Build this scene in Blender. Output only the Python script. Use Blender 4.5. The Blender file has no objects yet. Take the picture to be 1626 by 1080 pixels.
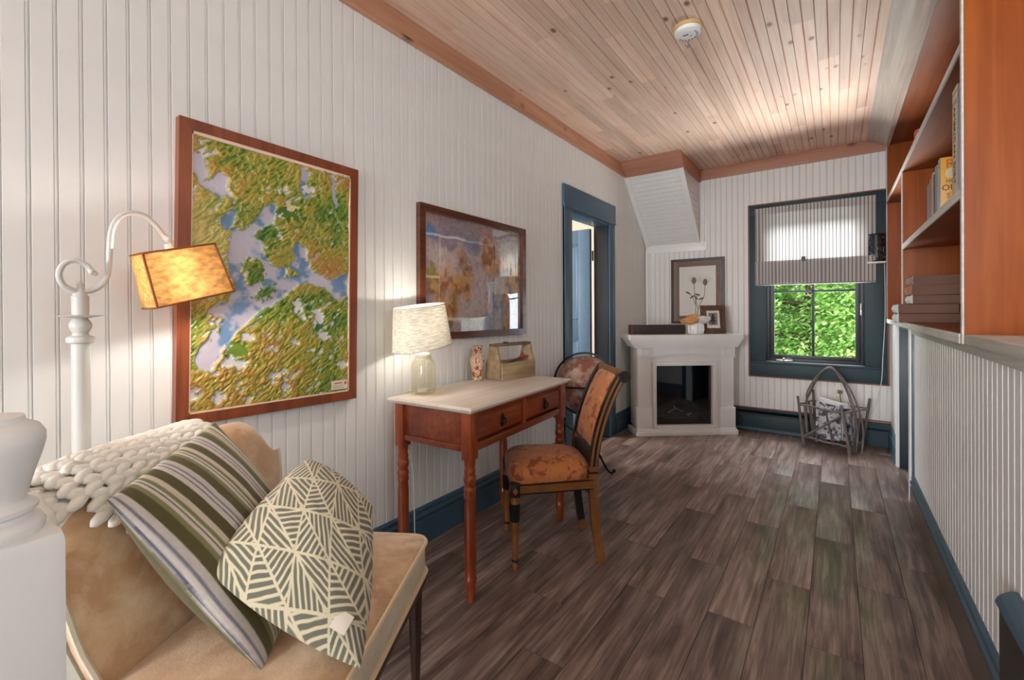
import bpy, bmesh, math, random
import numpy as np
from mathutils import Vector, Matrix, noise as mnoise

random.seed(7)
SC = bpy.context.scene
COL = SC.collection
PI = math.pi

# ------------------------------------------------------------------ camera
CAM_H = 1.13
YAW, PITCH, ROLL, FPX, CX, CY = 0.6240, -0.0033, -0.0057, 714.5, 813.0, 495.13
_R = Vector((math.cos(YAW), math.sin(YAW), 0))
_F = Vector((-math.sin(YAW) * math.cos(PITCH), math.cos(YAW) * math.cos(PITCH), math.sin(PITCH)))
_U = _R.cross(_F)
CR = math.cos(ROLL) * _R + math.sin(ROLL) * _U
CU = -math.sin(ROLL) * _R + math.cos(ROLL) * _U
CF = _F
cam_data = bpy.data.cameras.new('camera')
cam = bpy.data.objects.new('camera', cam_data)
COL.objects.link(cam)
m3 = Matrix((CR, CU, -CF)).transposed()
cam.matrix_world = Matrix.Translation((0, 0, CAM_H)) @ m3.to_4x4()
cam_data.sensor_width = 36.0
cam_data.lens = FPX / 1626.0 * 36.0
cam_data.shift_x = 0.0
cam_data.shift_y = -(540.0 - CY) / 1626.0
cam_data.clip_start = 0.02
SC.camera = cam

# ------------------------------------------------------------------ world, sun, exposure
world = bpy.data.worlds.new('world')
SC.world = world
world.use_nodes = True
wn = world.node_tree.nodes
wn['Background'].inputs['Color'].default_value = (0.80, 0.90, 1.0, 1)
wn['Background'].inputs['Strength'].default_value = 2.2
sun_d = bpy.data.lights.new('sun', 'SUN')
sun_d.energy = 3.2
sun_d.angle = 0.03
sun_d.color = (1.0, 0.95, 0.86)
sun = bpy.data.objects.new('sun', sun_d)
COL.objects.link(sun)
sun.rotation_euler = Vector((-0.75, 0.42, -0.75)).to_track_quat('-Z', 'Y').to_euler()
vs = SC.view_settings
vs.view_transform = 'Standard'
vs.look = 'None'
vs.gamma = 1.0
vs.use_curve_mapping = False
vs.exposure = 0.55

def area(name, loc, target, sx, sy, power, color=(1, 1, 1)):
    d = bpy.data.lights.new(name, 'AREA')
    d.shape = 'RECTANGLE'; d.size = sx; d.size_y = sy; d.energy = power; d.color = color
    o = bpy.data.objects.new(name, d); COL.objects.link(o)
    o.location = loc
    o.rotation_euler = (Vector(target) - Vector(loc)).to_track_quat('-Z', 'Y').to_euler()
    return o
# daylight lamps for the far window and side room, plus added fill lamps
area('daylight_far_window', (-0.15, 5.25, 2.35), (-0.3, 3.2, 0.3), 0.9, 0.8, 85, (0.93, 0.97, 1.0))
area('added_ceiling_fill', (-0.15, 5.35, 0.15), (-0.4, 3.4, 2.3), 1.3, 0.6, 200, (0.98, 0.99, 0.97))  # added lamp below the sill, aimed up to brighten the ceiling
area('added_rear_fill', (-0.95, -4.55, 1.30), (-0.35, 1.0, 1.90), 1.25, 1.6, 128, (0.92, 0.965, 1.0))  # added lamp at an invented window behind the camera, evens the light
area('added_stair_fill', (1.58, 0.3, 1.95), (-1.0, 1.1, 1.3), 1.3, 1.0, 5, (0.96, 0.98, 1.0))  # added lamp at an invented stairwell window, lights the left side
area('daylight_side_room', (-3.9, 2.85, 1.45), (-1.7, 3.38, 1.25), 0.9, 1.2, 52, (0.95, 0.97, 1.0))

# ------------------------------------------------------------------ room numbers (metres)
XL, XR, YB, ZC = -1.646, 0.366, 4.74, 2.51     # left wall, right knee wall, far wall, ceiling
YR = -4.5                                       # wall behind the camera
def at(u, v, ax, val):
    """design helper: the point of a room plane that a photo measurement refers to"""
    d = CF + CR * ((u - CX) / FPX) - CU * ((v - CY) / FPX)
    o = Vector((0, 0, CAM_H)); i = 'xyz'.index(ax)
    return o + d * ((val - o[i]) / d[i])

# ------------------------------------------------------------------ mesh helpers
def lin(c):
    return tuple(((x / 255) / 12.92 if x / 255 <= 0.04045 else ((x / 255 + 0.055) / 1.055) ** 2.4) for x in c)

class MB:
    """collects shapes that become ONE mesh"""
    def __init__(s):
        s.v = []; s.f = []
    def add(s, vs_, fs, M=None):
        k = len(s.v)
        s.v += [tuple(M @ Vector(p)) for p in vs_] if M is not None else [tuple(p) for p in vs_]
        s.f += [tuple(i + k for i in f) for f in fs]
        return s
    def box(s, a, b, ch=0.0, M=None):
        x0, y0, z0 = [min(a[i], b[i]) for i in range(3)]; x1, y1, z1 = [max(a[i], b[i]) for i in range(3)]
        ch = min(ch, (x1 - x0) * .45, (y1 - y0) * .45, (z1 - z0) * .45)
        if ch <= 0:
            v = [(x, y, z) for z in (z0, z1) for y in (y0, y1) for x in (x0, x1)]
            f = [(0, 2, 3, 1), (4, 5, 7, 6), (0, 1, 5, 4), (2, 6, 7, 3), (0, 4, 6, 2), (1, 3, 7, 5)]
            return s.add(v, f, M)
        bm = bmesh.new()
        bmesh.ops.create_cube(bm, size=1.0)
        for q in bm.verts:
            q.co = Vector(((x0 + x1) / 2 + q.co.x * (x1 - x0), (y0 + y1) / 2 + q.co.y * (y1 - y0), (z0 + z1) / 2 + q.co.z * (z1 - z0)))
        bmesh.ops.bevel(bm, geom=list(bm.edges), offset=ch, segments=2, profile=0.6, affect='EDGES')
        bm.verts.index_update()
        v = [tuple(q.co) for q in bm.verts]; f = [tuple(q.index for q in t.verts) for t in bm.faces]
        bm.free()
        return s.add(v, f, M)
    def lathe(s, prof, n=20, M=None, cap=True):
        """prof: (radius, z) from bottom to top"""
        v = []; f = []
        for r, z in prof:
            for k in range(n):
                t = 2 * PI * k / n
                v.append((r * math.cos(t), r * math.sin(t), z))
        for i in range(len(prof) - 1):
            for k in range(n):
                a, b = i * n + k, i * n + (k + 1) % n
                f.append((a, b, b + n, a + n))
        if cap:
            f.append(tuple(reversed(range(n)))); m = (len(prof) - 1) * n
            f.append(tuple(range(m, m + n)))
        return s.add(v, f, M)
    def tube(s, pts, r, n=8, closed=False, M=None):
        pts = [Vector(p) for p in pts]; N = len(pts)
        rr = r if isinstance(r, (list, tuple)) else [r] * N
        v = []; f = []
        up = None
        for i in range(N):
            if closed: t = pts[(i + 1) % N] - pts[i - 1]
            else: t = pts[min(i + 1, N - 1)] - pts[max(i - 1, 0)]
            if t.length < 1e-9: t = Vector((0, 0, 1))
            t.normalize()
            if up is None:
                up = Vector((0, 0, 1)) if abs(t.z) < .9 else Vector((1, 0, 0))
            a = t.cross(up)
            if a.length < 1e-6: a = t.cross(Vector((0, 1, 0)))
            a.normalize(); b = t.cross(a).normalized(); up = -b if (-b).dot(up) > 0 else b
            a = t.cross(up).normalized(); b = up
            for k in range(n):
                w = 2 * PI * k / n
                v.append(tuple(pts[i] + (a * math.cos(w) + b * math.sin(w)) * rr[i]))
        for i in range(N if closed else N - 1):
            for k in range(n):
                p0, p1 = i * n + k, i * n + (k + 1) % n
                j = (i + 1) % N
                q0, q1 = j * n + k, j * n + (k + 1) % n
                f.append((p0, p1, q1, q0))
        if not closed:
            f.append(tuple(reversed(range(n)))); f.append(tuple(range((N - 1) * n, N * n)))
        return s.add(v, f, M)
    def prism(s, poly, d0, d1, axis='y', M=None):
        """poly of (a, b) pairs swept along an axis; axis y: (x,z), x: (y,z), z: (x,y)"""
        def P(a, b, d):
            return (a, d, b) if axis == 'y' else (d, a, b) if axis == 'x' else (a, b, d)
        n = len(poly)
        v = [P(a, b, d0) for a, b in poly] + [P(a, b, d1) for a, b in poly]
        f = [(i, (i + 1) % n, (i + 1) % n + n, i + n) for i in range(n)] + [tuple(reversed(range(n))), tuple(range(n, 2 * n))]
        return s.add(v, f, M)
    def ball(s, c, r, n=12, m=8, M=None):
        rx, ry, rz = r if isinstance(r, (tuple, list)) else (r, r, r)
        v = [(c[0], c[1], c[2] - rz)]; f = []
        for i in range(1, m):
            t = PI * i / m - PI / 2
            for k in range(n):
                w = 2 * PI * k / n
                v.append((c[0] + rx * math.cos(t) * math.cos(w), c[1] + ry * math.cos(t) * math.sin(w), c[2] + rz * math.sin(t)))
        v.append((c[0], c[1], c[2] + rz)); L = len(v) - 1
        for k in range(n):
            f.append((0, 1 + (k + 1) % n, 1 + k)); q = 1 + (m - 2) * n
            f.append((L, q + k, q + (k + 1) % n))
        for i in range(m - 2):
            for k in range(n):
                a, b = 1 + i * n + k, 1 + i * n + (k + 1) % n
                f.append((a, b, b + n, a + n))
        return s.add(v, f, M)
    def mesh(s, name, smooth=35):
        me = bpy.data.meshes.new(name)
        me.from_pydata(s.v, [], s.f); me.update()
        bm = bmesh.new(); bm.from_mesh(me)
        bmesh.ops.recalc_face_normals(bm, faces=bm.faces); bm.to_mesh(me); bm.free()
        if smooth:
            me.polygons.foreach_set('use_smooth', [True] * len(me.polygons))
            me.set_sharp_from_angle(angle=math.radians(smooth))
        return me
    def build(s, name, mat, parent=None, smooth=35):
        return link(name, s.mesh(name, smooth), mat, parent)

def link(name, me, mat=None, parent=None, M=None):
    o = bpy.data.objects.new(name, me); COL.objects.link(o)
    if mat is not None and len(me.materials) == 0: me.materials.append(mat)
    if parent is not None: o.parent = parent
    if M is not None: o.matrix_local = M
    return o
def tag(o, label=None, cat=None, group=None, kind=None):
    if label: o['label'] = label
    if cat: o['category'] = cat
    if group: o['group'] = group
    if kind: o['kind'] = kind
    return o
def thing(name, loc, rz, label, cat, group=None):
    o = bpy.data.objects.new(name, None); COL.objects.link(o)
    o.location = loc; o.rotation_euler = (0, 0, rz); o.empty_display_size = .05
    return tag(o, label, cat, group)
def struct(o):
    o['kind'] = 'structure'; return o
def TR(x=0, y=0, z=0): return Matrix.Translation((x, y, z))
def RZ(a): return Matrix.Rotation(a, 4, 'Z')
def RX(a): return Matrix.Rotation(a, 4, 'X')
def RY(a): return Matrix.Rotation(a, 4, 'Y')
def arc(c, r, a0, a1, n, plane='xz'):
    out = []
    for i in range(n + 1):
        t = a0 + (a1 - a0) * i / n
        a, b = r * math.cos(t), r * math.sin(t)
        out.append((c[0] + a, c[1], c[2] + b) if plane == 'xz' else (c[0] + a, c[1] + b, c[2]) if plane == 'xy' else (c[0], c[1] + a, c[2] + b))
    return out
def catmull(P, n=6):
    P = [Vector(p) for p in P]; out = []
    for i in range(len(P) - 1):
        p0, p1, p2, p3 = P[max(i - 1, 0)], P[i], P[i + 1], P[min(i + 2, len(P) - 1)]
        for k in range(n):
            t = k / n
            out.append(0.5 * ((2 * p1) + (p2 - p0) * t + (2 * p0 - 5 * p1 + 4 * p2 - p3) * t * t + (3 * p1 - p0 - 3 * p2 + p3) * t ** 3))
    out.append(P[-1]); return out

# vertex-colour grids (printed or woven patterns)
def grid_mesh(name, nu, nv, P, C, mat, parent, close_smooth=True):
    """P, C: arrays (nv, nu, 3): points and linear colours"""
    v = P.reshape(-1, 3).tolist()
    f = [(j * nu + i, j * nu + i + 1, (j + 1) * nu + i + 1, (j + 1) * nu + i) for j in range(nv - 1) for i in range(nu - 1)]
    me = bpy.data.meshes.new(name); me.from_pydata(v, [], f)
    a = me.color_attributes.new('Col', 'FLOAT_COLOR', 'POINT')
    cc = np.ones((nu * nv, 4), np.float32); cc[:, :3] = C.reshape(-1, 3)
    a.data.foreach_set('color', cc.ravel())
    me.polygons.foreach_set('use_smooth', [True] * len(me.polygons)); me.update()
    return link(name, me, mat, parent)
_rng = np.random.RandomState(3)
_tab = _rng.rand(256, 256)
def vnoise(x, y):
    xi = np.floor(x).astype(int); yi = np.floor(y).astype(int); fx = x - xi; fy = y - yi
    fx = fx * fx * (3 - 2 * fx); fy = fy * fy * (3 - 2 * fy)
    t = lambda a, b: _tab[a % 256, b % 256]
    return (t(xi, yi) * (1 - fx) + t(xi + 1, yi) * fx) * (1 - fy) + (t(xi, yi + 1) * (1 - fx) + t(xi + 1, yi + 1) * fx) * fy
def fbm(x, y, o=4):
    s = 0; a = .5; n = 0
    for i in range(o):
        s = s + a * vnoise(x * 2 ** i + 17.3 * i, y * 2 ** i + 9.1 * i); n += a; a *= .5
    return s / n
def mixc(a, b, t):
    t = np.clip(t, 0, 1)[..., None]; return np.array(a) * (1 - t) + np.array(b) * t
def sstep(a, b, x):
    t = np.clip((x - a) / (b - a), 0, 1); return t * t * (3 - 2 * t)

# ------------------------------------------------------------------ materials (all node based)
def _new(name):
    m = bpy.data.materials.new(name); m.use_nodes = True
    nt = m.node_tree; b = nt.nodes['Principled BSDF']
    return m, nt, b
def N(nt, t, **kw):
    n = nt.nodes.new(t)
    for k, v in kw.items():
        if k in n.inputs.keys(): n.inputs[k].default_value = v
        else: setattr(n, k, v)
    return n
def plain(name, c, rough=.5, metal=0, var=.06, vs_=8.0, bump=0, bs=60.0, spec=.5, coat=0):
    m, nt, b = _new(name); c = lin(c)
    tc = N(nt, 'ShaderNodeTexCoord'); no = N(nt, 'ShaderNodeTexNoise', Scale=vs_, Detail=4.0)
    nt.links.new(tc.outputs['Object'], no.inputs['Vector'])
    rp = N(nt, 'ShaderNodeValToRGB')
    rp.color_ramp.elements[0].position = .3; rp.color_ramp.elements[1].position = .7
    rp.color_ramp.elements[0].color = tuple(max(0, x * (1 - var)) for x in c) + (1,)
    rp.color_ramp.elements[1].color = tuple(min(1, x * (1 + var)) for x in c) + (1,)
    nt.links.new(no.outputs['Fac'], rp.inputs['Fac']); nt.links.new(rp.outputs['Color'], b.inputs['Base Color'])
    b.inputs['Roughness'].default_value = rough; b.inputs['Metallic'].default_value = metal
    b.inputs['Specular IOR Level'].default_value = spec; b.inputs['Coat Weight'].default_value = coat
    if bump:
        n2 = N(nt, 'ShaderNodeTexNoise', Scale=bs, Detail=3.0); bp = N(nt, 'ShaderNodeBump', Strength=bump, Distance=.004)
        nt.links.new(tc.outputs['Object'], n2.inputs['Vector']); nt.links.new(n2.outputs['Fac'], bp.inputs['Height'])
        nt.links.new(bp.outputs['Normal'], b.inputs['Normal'])
    return m
def wood(name, cols, axis='y', fine=60.0, long_=2.0, rough=.45, rnd=.25, knots=0, knot_col=(60, 35, 20), bump=.15, coat=0, pos=(.3, .5, .7), hue=0, spec=.5):
    """cols: 3 colours dark..light; grain runs along axis; each object is its own piece of timber"""
    m, nt, b = _new(name)
    tc = N(nt, 'ShaderNodeTexCoord'); oi = N(nt, 'ShaderNodeObjectInfo')
    off = N(nt, 'ShaderNodeVectorMath', operation='SCALE'); off.inputs[0].default_value = (37.0, 53.0, 71.0)
    nt.links.new(oi.outputs['Random'], off.inputs['Scale'])
    ad = N(nt, 'ShaderNodeVectorMath', operation='ADD')
    nt.links.new(tc.outputs['Object'], ad.inputs[0]); nt.links.new(off.outputs[0], ad.inputs[1])
    mp = N(nt, 'ShaderNodeMapping'); s = [fine, fine, fine]; s['xyz'.index(axis)] = long_
    mp.inputs['Scale'].default_value = s
    nt.links.new(ad.outputs[0], mp.inputs['Vector'])
    no = N(nt, 'ShaderNodeTexNoise', Scale=1.0, Detail=6.0, Roughness=.6, Distortion=.6)
    nt.links.new(mp.outputs[0], no.inputs['Vector'])
    mp2 = N(nt, 'ShaderNodeMapping'); s2 = [fine * .16] * 3; s2['xyz'.index(axis)] = long_ * .7
    mp2.inputs['Scale'].default_value = s2; nt.links.new(ad.outputs[0], mp2.inputs['Vector'])
    n2 = N(nt, 'ShaderNodeTexNoise', Scale=1.0, Detail=3.0, Distortion=1.2)
    nt.links.new(mp2.outputs[0], n2.inputs['Vector'])
    mx = N(nt, 'ShaderNodeMath', operation='MULTIPLY_ADD'); mx.inputs[1].default_value = .55
    nt.links.new(no.outputs['Fac'], mx.inputs[0])
    h = N(nt, 'ShaderNodeMath', operation='MULTIPLY'); h.inputs[1].default_value = .45
    nt.links.new(n2.outputs['Fac'], h.inputs[0]); nt.links.new(h.outputs[0], mx.inputs[2])
    rp = N(nt, 'ShaderNodeValToRGB'); e = rp.color_ramp.elements
    e[0].position = pos[0]; e[0].color = lin(cols[0]) + (1,); e[1].position = pos[2]; e[1].color = lin(cols[2]) + (1,)
    k = e.new(pos[1]); k.color = lin(cols[1]) + (1,)
    nt.links.new(mx.outputs[0], rp.inputs['Fac'])
    # each piece a little lighter or darker
    v = N(nt, 'ShaderNodeMapRange'); v.inputs['To Min'].default_value = 1 - rnd; v.inputs['To Max'].default_value = 1 + rnd
    nt.links.new(oi.outputs['Random'], v.inputs['Value'])
    hs = N(nt, 'ShaderNodeHueSaturation'); nt.links.new(rp.outputs['Color'], hs.inputs['Color']); nt.links.new(v.outputs[0], hs.inputs['Value'])
    out = hs.outputs['Color']
    if knots:
        mk = N(nt, 'ShaderNodeMapping'); sk = [knots] * 3; sk['xyz'.index(axis)] = knots * .62
        mk.inputs['Scale'].default_value = sk; nt.links.new(ad.outputs[0], mk.inputs['Vector'])
        vo = N(nt, 'ShaderNodeTexVoronoi', Scale=1.0); nt.links.new(mk.outputs[0], vo.inputs['Vector'])
        kr = N(nt, 'ShaderNodeMapRange'); kr.inputs['From Min'].default_value = .05; kr.inputs['From Max'].default_value = .13
        kr.inputs['To Min'].default_value = 1; kr.inputs['To Max'].default_value = 0
        nt.links.new(vo.outputs['Distance'], kr.inputs['Value'])
        mm = N(nt, 'ShaderNodeMix', data_type='RGBA'); mm.inputs[7].default_value = lin(knot_col) + (1,)
        nt.links.new(kr.outputs[0], mm.inputs[0]); nt.links.new(out, mm.inputs[6]); out = mm.outputs[2]
    nt.links.new(out, b.inputs['Base Color'])
    b.inputs['Roughness'].default_value = rough; b.inputs['Coat Weight'].default_value = coat; b.inputs['Coat Roughness'].default_value = .15
    b.inputs['Specular IOR Level'].default_value = spec
    if bump:
        bp = N(nt, 'ShaderNodeBump', Strength=bump, Distance=.002); nt.links.new(no.outputs['Fac'], bp.inputs['Height'])
        nt.links.new(bp.outputs['Normal'], b.inputs['Normal'])
    return m
def vcol(name, rough=.6, bump=0, bs=300, spec=.5, sheen=0):
    m, nt, b = _new(name)
    a = N(nt, 'ShaderNodeVertexColor', layer_name='Col')
    nt.links.new(a.outputs['Color'], b.inputs['Base Color']); b.inputs['Roughness'].default_value = rough
    b.inputs['Specular IOR Level'].default_value = spec; b.inputs['Sheen Weight'].default_value = sheen
    if bump:
        tc = N(nt, 'ShaderNodeTexCoord'); n2 = N(nt, 'ShaderNodeTexNoise', Scale=bs, Detail=2.0)
        bp = N(nt, 'ShaderNodeBump', Strength=bump, Distance=.002)
        nt.links.new(tc.outputs['Object'], n2.inputs['Vector']); nt.links.new(n2.outputs['Fac'], bp.inputs['Height'])
        nt.links.new(bp.outputs['Normal'], b.inputs['Normal'])
    return m
def blotch(name, base, spots, rough=.6, bump=.1, sheen=0, coat=0):
    """spots: list of (colour, noise scale, threshold, softness)"""
    m, nt, b = _new(name)
    tc = N(nt, 'ShaderNodeTexCoord'); oi = N(nt, 'ShaderNodeObjectInfo')
    out = None
    for i, (c, s, th, so) in enumerate(spots):
        ad = N(nt, 'ShaderNodeVectorMath', operation='ADD'); ad.inputs[1].default_value = (3.7 * i, 1.9 * i, 5.3 * i)
        nt.links.new(tc.outputs['Object'], ad.inputs[0])
        no = N(nt, 'ShaderNodeTexNoise', Scale=s, Detail=5.0, Roughness=.6, Distortion=.4); nt.links.new(ad.outputs[0], no.inputs['Vector'])
        mr = N(nt, 'ShaderNodeMapRange'); mr.inputs['From Min'].default_value = th - so; mr.inputs['From Max'].default_value = th + so
        nt.links.new(no.outputs['Fac'], mr.inputs['Value'])
        mx = N(nt, 'ShaderNodeMix', data_type='RGBA'); mx.inputs[7].default_value = lin(c) + (1,)
        if out is None: mx.inputs[6].default_value = lin(base) + (1,)
        else: nt.links.new(out, mx.inputs[6])
        nt.links.new(mr.outputs[0], mx.inputs[0]); out = mx.outputs[2]
    nt.links.new(out, b.inputs['Base Color']); b.inputs['Roughness'].default_value = rough
    b.inputs['Sheen Weight'].default_value = sheen; b.inputs['Coat Weight'].default_value = coat
    if bump:
        n2 = N(nt, 'ShaderNodeTexNoise', Scale=180.0, Detail=2.0); bp = N(nt, 'ShaderNodeBump', Strength=bump, Distance=.002)
        nt.links.new(tc.outputs['Object'], n2.inputs['Vector']); nt.links.new(n2.outputs['Fac'], bp.inputs['Height'])
        nt.links.new(bp.outputs['Normal'], b.inputs['Normal'])
    return m
def glass(name, tint=(255, 255, 255), alpha=.12, rough=.02, wave=0):
    """thin pane: clear with a mirror film"""
    m, nt, b = _new(name); nt.nodes.remove(b)
    tr = N(nt, 'ShaderNodeBsdfTransparent'); tr.inputs['Color'].default_value = lin(tint) + (1,)
    gl = N(nt, 'ShaderNodeBsdfGlossy'); gl.inputs['Roughness'].default_value = rough
    fr = N(nt, 'ShaderNodeLayerWeight', Blend=.5); pw = N(nt, 'ShaderNodeMath', operation='POWER'); pw.inputs[1].default_value = 4.0
    nt.links.new(fr.outputs['Facing'], pw.inputs[0])
    mul = N(nt, 'ShaderNodeMath', operation='MULTIPLY_ADD'); mul.inputs[1].default_value = .75; mul.inputs[2].default_value = alpha
    nt.links.new(pw.outputs[0], mul.inputs[0])
    mx = N(nt, 'ShaderNodeMixShader'); nt.links.new(mul.outputs[0], mx.inputs[0])
    nt.links.new(tr.outputs[0], mx.inputs[1]); nt.links.new(gl.outputs[0], mx.inputs[2])
    nt.links.new(mx.outputs[0], nt.nodes['Material Output'].inputs['Surface'])
    if wave:
        tc = N(nt, 'ShaderNodeTexCoord'); mp = N(nt, 'ShaderNodeMapping'); mp.inputs['Scale'].default_value = (1, 5, 1.2)
        no = N(nt, 'ShaderNodeTexNoise', Scale=1.0, Detail=1.0); bp = N(nt, 'ShaderNodeBump', Strength=wave, Distance=.05)
        nt.links.new(tc.outputs['Object'], mp.inputs['Vector']); nt.links.new(mp.outputs[0], no.inputs['Vector'])
        nt.links.new(no.outputs['Fac'], bp.inputs['Height']); nt.links.new(bp.outputs['Normal'], gl.inputs['Normal'])
    return m
def shade_cloth(name, c, trans=.5, weave=120.0, amt=.25, stretch=(1, 1, 1)):
    """lamp or blind cloth: diffuse plus light coming through"""
    m, nt, b = _new(name); nt.nodes.remove(b); c = lin(c)
    tc = N(nt, 'ShaderNodeTexCoord'); mp = N(nt, 'ShaderNodeMapping'); mp.inputs['Scale'].default_value = stretch
    nt.links.new(tc.outputs['Object'], mp.inputs['Vector'])
    no = N(nt, 'ShaderNodeTexNoise', Scale=weave, Detail=3.0); nt.links.new(mp.outputs[0], no.inputs['Vector'])
    rp = N(nt, 'ShaderNodeValToRGB'); rp.color_ramp.elements[0].position = .35; rp.color_ramp.elements[1].position = .65
    rp.color_ramp.elements[0].color = tuple(x * (1 - amt) for x in c) + (1,); rp.color_ramp.elements[1].color = tuple(min(1, x * (1 + amt * .4)) for x in c) + (1,)
    nt.links.new(no.outputs['Fac'], rp.inputs['Fac'])
    d = N(nt, 'ShaderNodeBsdfDiffuse'); t = N(nt, 'ShaderNodeBsdfTranslucent')
    for q in (d, t): nt.links.new(rp.outputs['Color'], q.inputs['Color'])
    mx = N(nt, 'ShaderNodeMixShader'); mx.inputs[0].default_value = trans
    nt.links.new(d.outputs[0], mx.inputs[1]); nt.links.new(t.outputs[0], mx.inputs[2])
    nt.links.new(mx.outputs[0], nt.nodes['Material Output'].inputs['Surface'])
    return m
def emit(name, c, s):
    m, nt, b = _new(name); b.inputs['Base Color'].default_value = lin(c) + (1,)
    b.inputs['Emission Color'].default_value = lin(c) + (1,); b.inputs['Emission Strength'].default_value = s
    return m
def text_part(name, body, size, M, mat, parent, ext=.0004, align='CENTER', sx=1):
    cu = bpy.data.curves.new(name, 'FONT'); cu.body = body; cu.size = size; cu.extrude = ext
    cu.align_x = align; cu.align_y = 'CENTER'; cu.resolution_u = 2
    t = bpy.data.objects.new(name + '_tmp', cu); COL.objects.link(t)
    bpy.context.view_layer.update()
    me = bpy.data.meshes.new_from_object(t.evaluated_get(bpy.context.evaluated_depsgraph_get()))
    bpy.data.objects.remove(t); bpy.data.curves.remove(cu)
    me.materials.clear()
    return link(name, me, mat, parent, M @ Matrix.Diagonal((sx, 1, 1, 1)))

M_ = {}
M_['wall'] = plain('white_beadboard_paint', (232, 231, 228), .45, var=.02, bump=.02)
M_['wall_plain'] = plain('white_wall_paint', (228, 227, 224), .6, var=.02)
M_['white'] = plain('white_gloss_paint', (238, 238, 236), .35, var=.02)
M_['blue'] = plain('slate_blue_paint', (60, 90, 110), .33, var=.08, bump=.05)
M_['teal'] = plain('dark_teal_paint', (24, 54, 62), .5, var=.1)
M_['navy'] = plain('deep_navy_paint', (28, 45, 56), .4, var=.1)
M_['floor'] = wood('walnut_floor_planks', ((80, 64, 57), (122, 102, 94), (164, 144, 135)), 'y', 70, 3.2, .36, .13, bump=.25, pos=(.36, .5, .64))
M_['ceil'] = wood('knotty_pine_ceiling', ((210, 168, 142), (230, 198, 176), (240, 216, 198)), 'y', 50, 1.6, .5, .13, knots=7.5, knot_col=(128, 84, 62), bump=.1)
M_['crown'] = wood('pine_crown', ((168, 116, 88), (190, 138, 108), (206, 160, 130)), 'y', 40, 1.4, .5, .08, knots=4.2, knot_col=(84, 44, 26))
M_['crown_x'] = wood('pine_crown_cross', ((154, 104, 82), (174, 122, 98), (190, 140, 116)), 'x', 40, 1.4, .5, .08, knots=4.2, knot_col=(84, 44, 26))
M_['edge'] = wood('red_pine_edging', ((132, 76, 52), (150, 92, 66), (166, 108, 80)), 'z', 40, 2, .5, .05)
M_['case'] = wood('orange_pine_bookcase', ((122, 54, 12), (150, 74, 20), (168, 92, 32)), 'z', 26, 1.2, .5, .05, knots=2.2, knot_col=(96, 46, 22), bump=.05, spec=.3)
M_['whitewash'] = wood('whitewashed_pine', ((178, 176, 170), (206, 204, 198), (222, 220, 215)), 'y', 60, 2.5, .55, .04, knots=4, knot_col=(120, 112, 104), bump=.2)
M_['frame'] = wood('mahogany_frame', ((92, 44, 22), (124, 62, 34), (146, 80, 46)), 'z', 45, 2, .35, .06, bump=.1, coat=.2)
M_['desk'] = wood('cherry_desk', ((108, 42, 16), (142, 62, 26), (168, 84, 42)), 'z', 40, 3, .28, .06, bump=.04, coat=.4)
M_['desk_y'] = wood('cherry_desk_rails', ((98, 42, 22), (126, 58, 32), (152, 78, 46)), 'y', 40, 3, .25, .06, bump=.04, coat=.4)
M_['desk_top'] = wood('pale_scrubbed_top', ((198, 186, 172), (216, 206, 194), (228, 220, 210)), 'y', 46, 2, .5, .03, bump=.06)
M_['black_iron'] = plain('black_iron', (30, 30, 34), .4, .5, var=.2)
M_['bronze'] = plain('dark_bronze', (48, 40, 34), .38, .7, var=.2)
M_['lamp_white'] = plain('ivory_lamp_metal', (206, 204, 198), .4, var=.04)
M_['cream'] = plain('cream_fabric', (214, 204, 182), .9, var=.08, vs_=20, bump=.2, bs=250)
M_['grey_back'] = plain('grey_green_fabric', (176, 174, 158), .9, var=.14, vs_=14, bump=.3, bs=200)
M_['velvet'] = blotch('tan_velvet', (204, 168, 128), [((176, 130, 90), 7, .52, .14), ((224, 200, 166), 10, .56, .12)], .8, .25, sheen=.5)
M_['knit'] = plain('cream_knit', (226, 222, 212), .9, var=.05, bump=.4, bs=120)
M_['dark_wood'] = plain('dark_turned_wood', (52, 30, 20), .35, var=.2, coat=.3)
M_['brass_bulb'] = emit('lit_bulb', (255, 214, 160), 1.5)
M_['glass'] = glass('window_glass', alpha=.0)
M_['black'] = plain('matt_black', (18, 18, 20), .5, var=.1)
M_['paper'] = plain('book_pages', (224, 214, 192), .8, var=.06, vs_=60)
# ================================================================== STRUCTURE
# ---- floor: slab with every plank a piece of its own
fl = MB().box((-4.4, YR - .1, -.14), (1.9, 5.3, -.011)).build('floor', plain('dark_subfloor', (44, 34, 30), .7)); struct(fl)
PW, PLEN = .154, .88
known = {-4: 2.12, -3: 1.77, -2: 2.13, -1: 1.79, 0: 2.16, 1: 1.80, 2: 2.305}
x_rows = [-.24 + PW * k for k in range(-10, 7)]
for k in range(-10, 6):
    x0 = max(-.24 + PW * k, XL + .001); x1 = min(-.24 + PW * (k + 1), .86 if k >= 3 else 9)
    if x1 - x0 < .02: continue
    start = known.get(k, random.uniform(1.5, 2.4)) - 8 * PLEN
    y = start
    while y < YB:
        ln = PLEN + random.choice((0, 0, .12, -.1, .3)) if k not in known else PLEN
        a, b = max(y, -1.6), min(y + ln, YB)
        if x1 > .8 or x0 > XR - .01:
            a, b = max(a, 3.3), min(b, 4.4)
        if b - a > .05:
            w = x1 - x0 - .0012; l = b - a - .0014
            o = MB().box((-w / 2, -l / 2, -.012), (w / 2, l / 2, 0), .0012).build('plank', M_['floor'], fl)
            o.location = ((x0 + x1) / 2, (a + b) / 2, 0)
        y += ln
MB().box((XL, YR, -.012), (1.7, -1.6, 0)).build('rear_boards', M_['floor'], fl)
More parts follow.
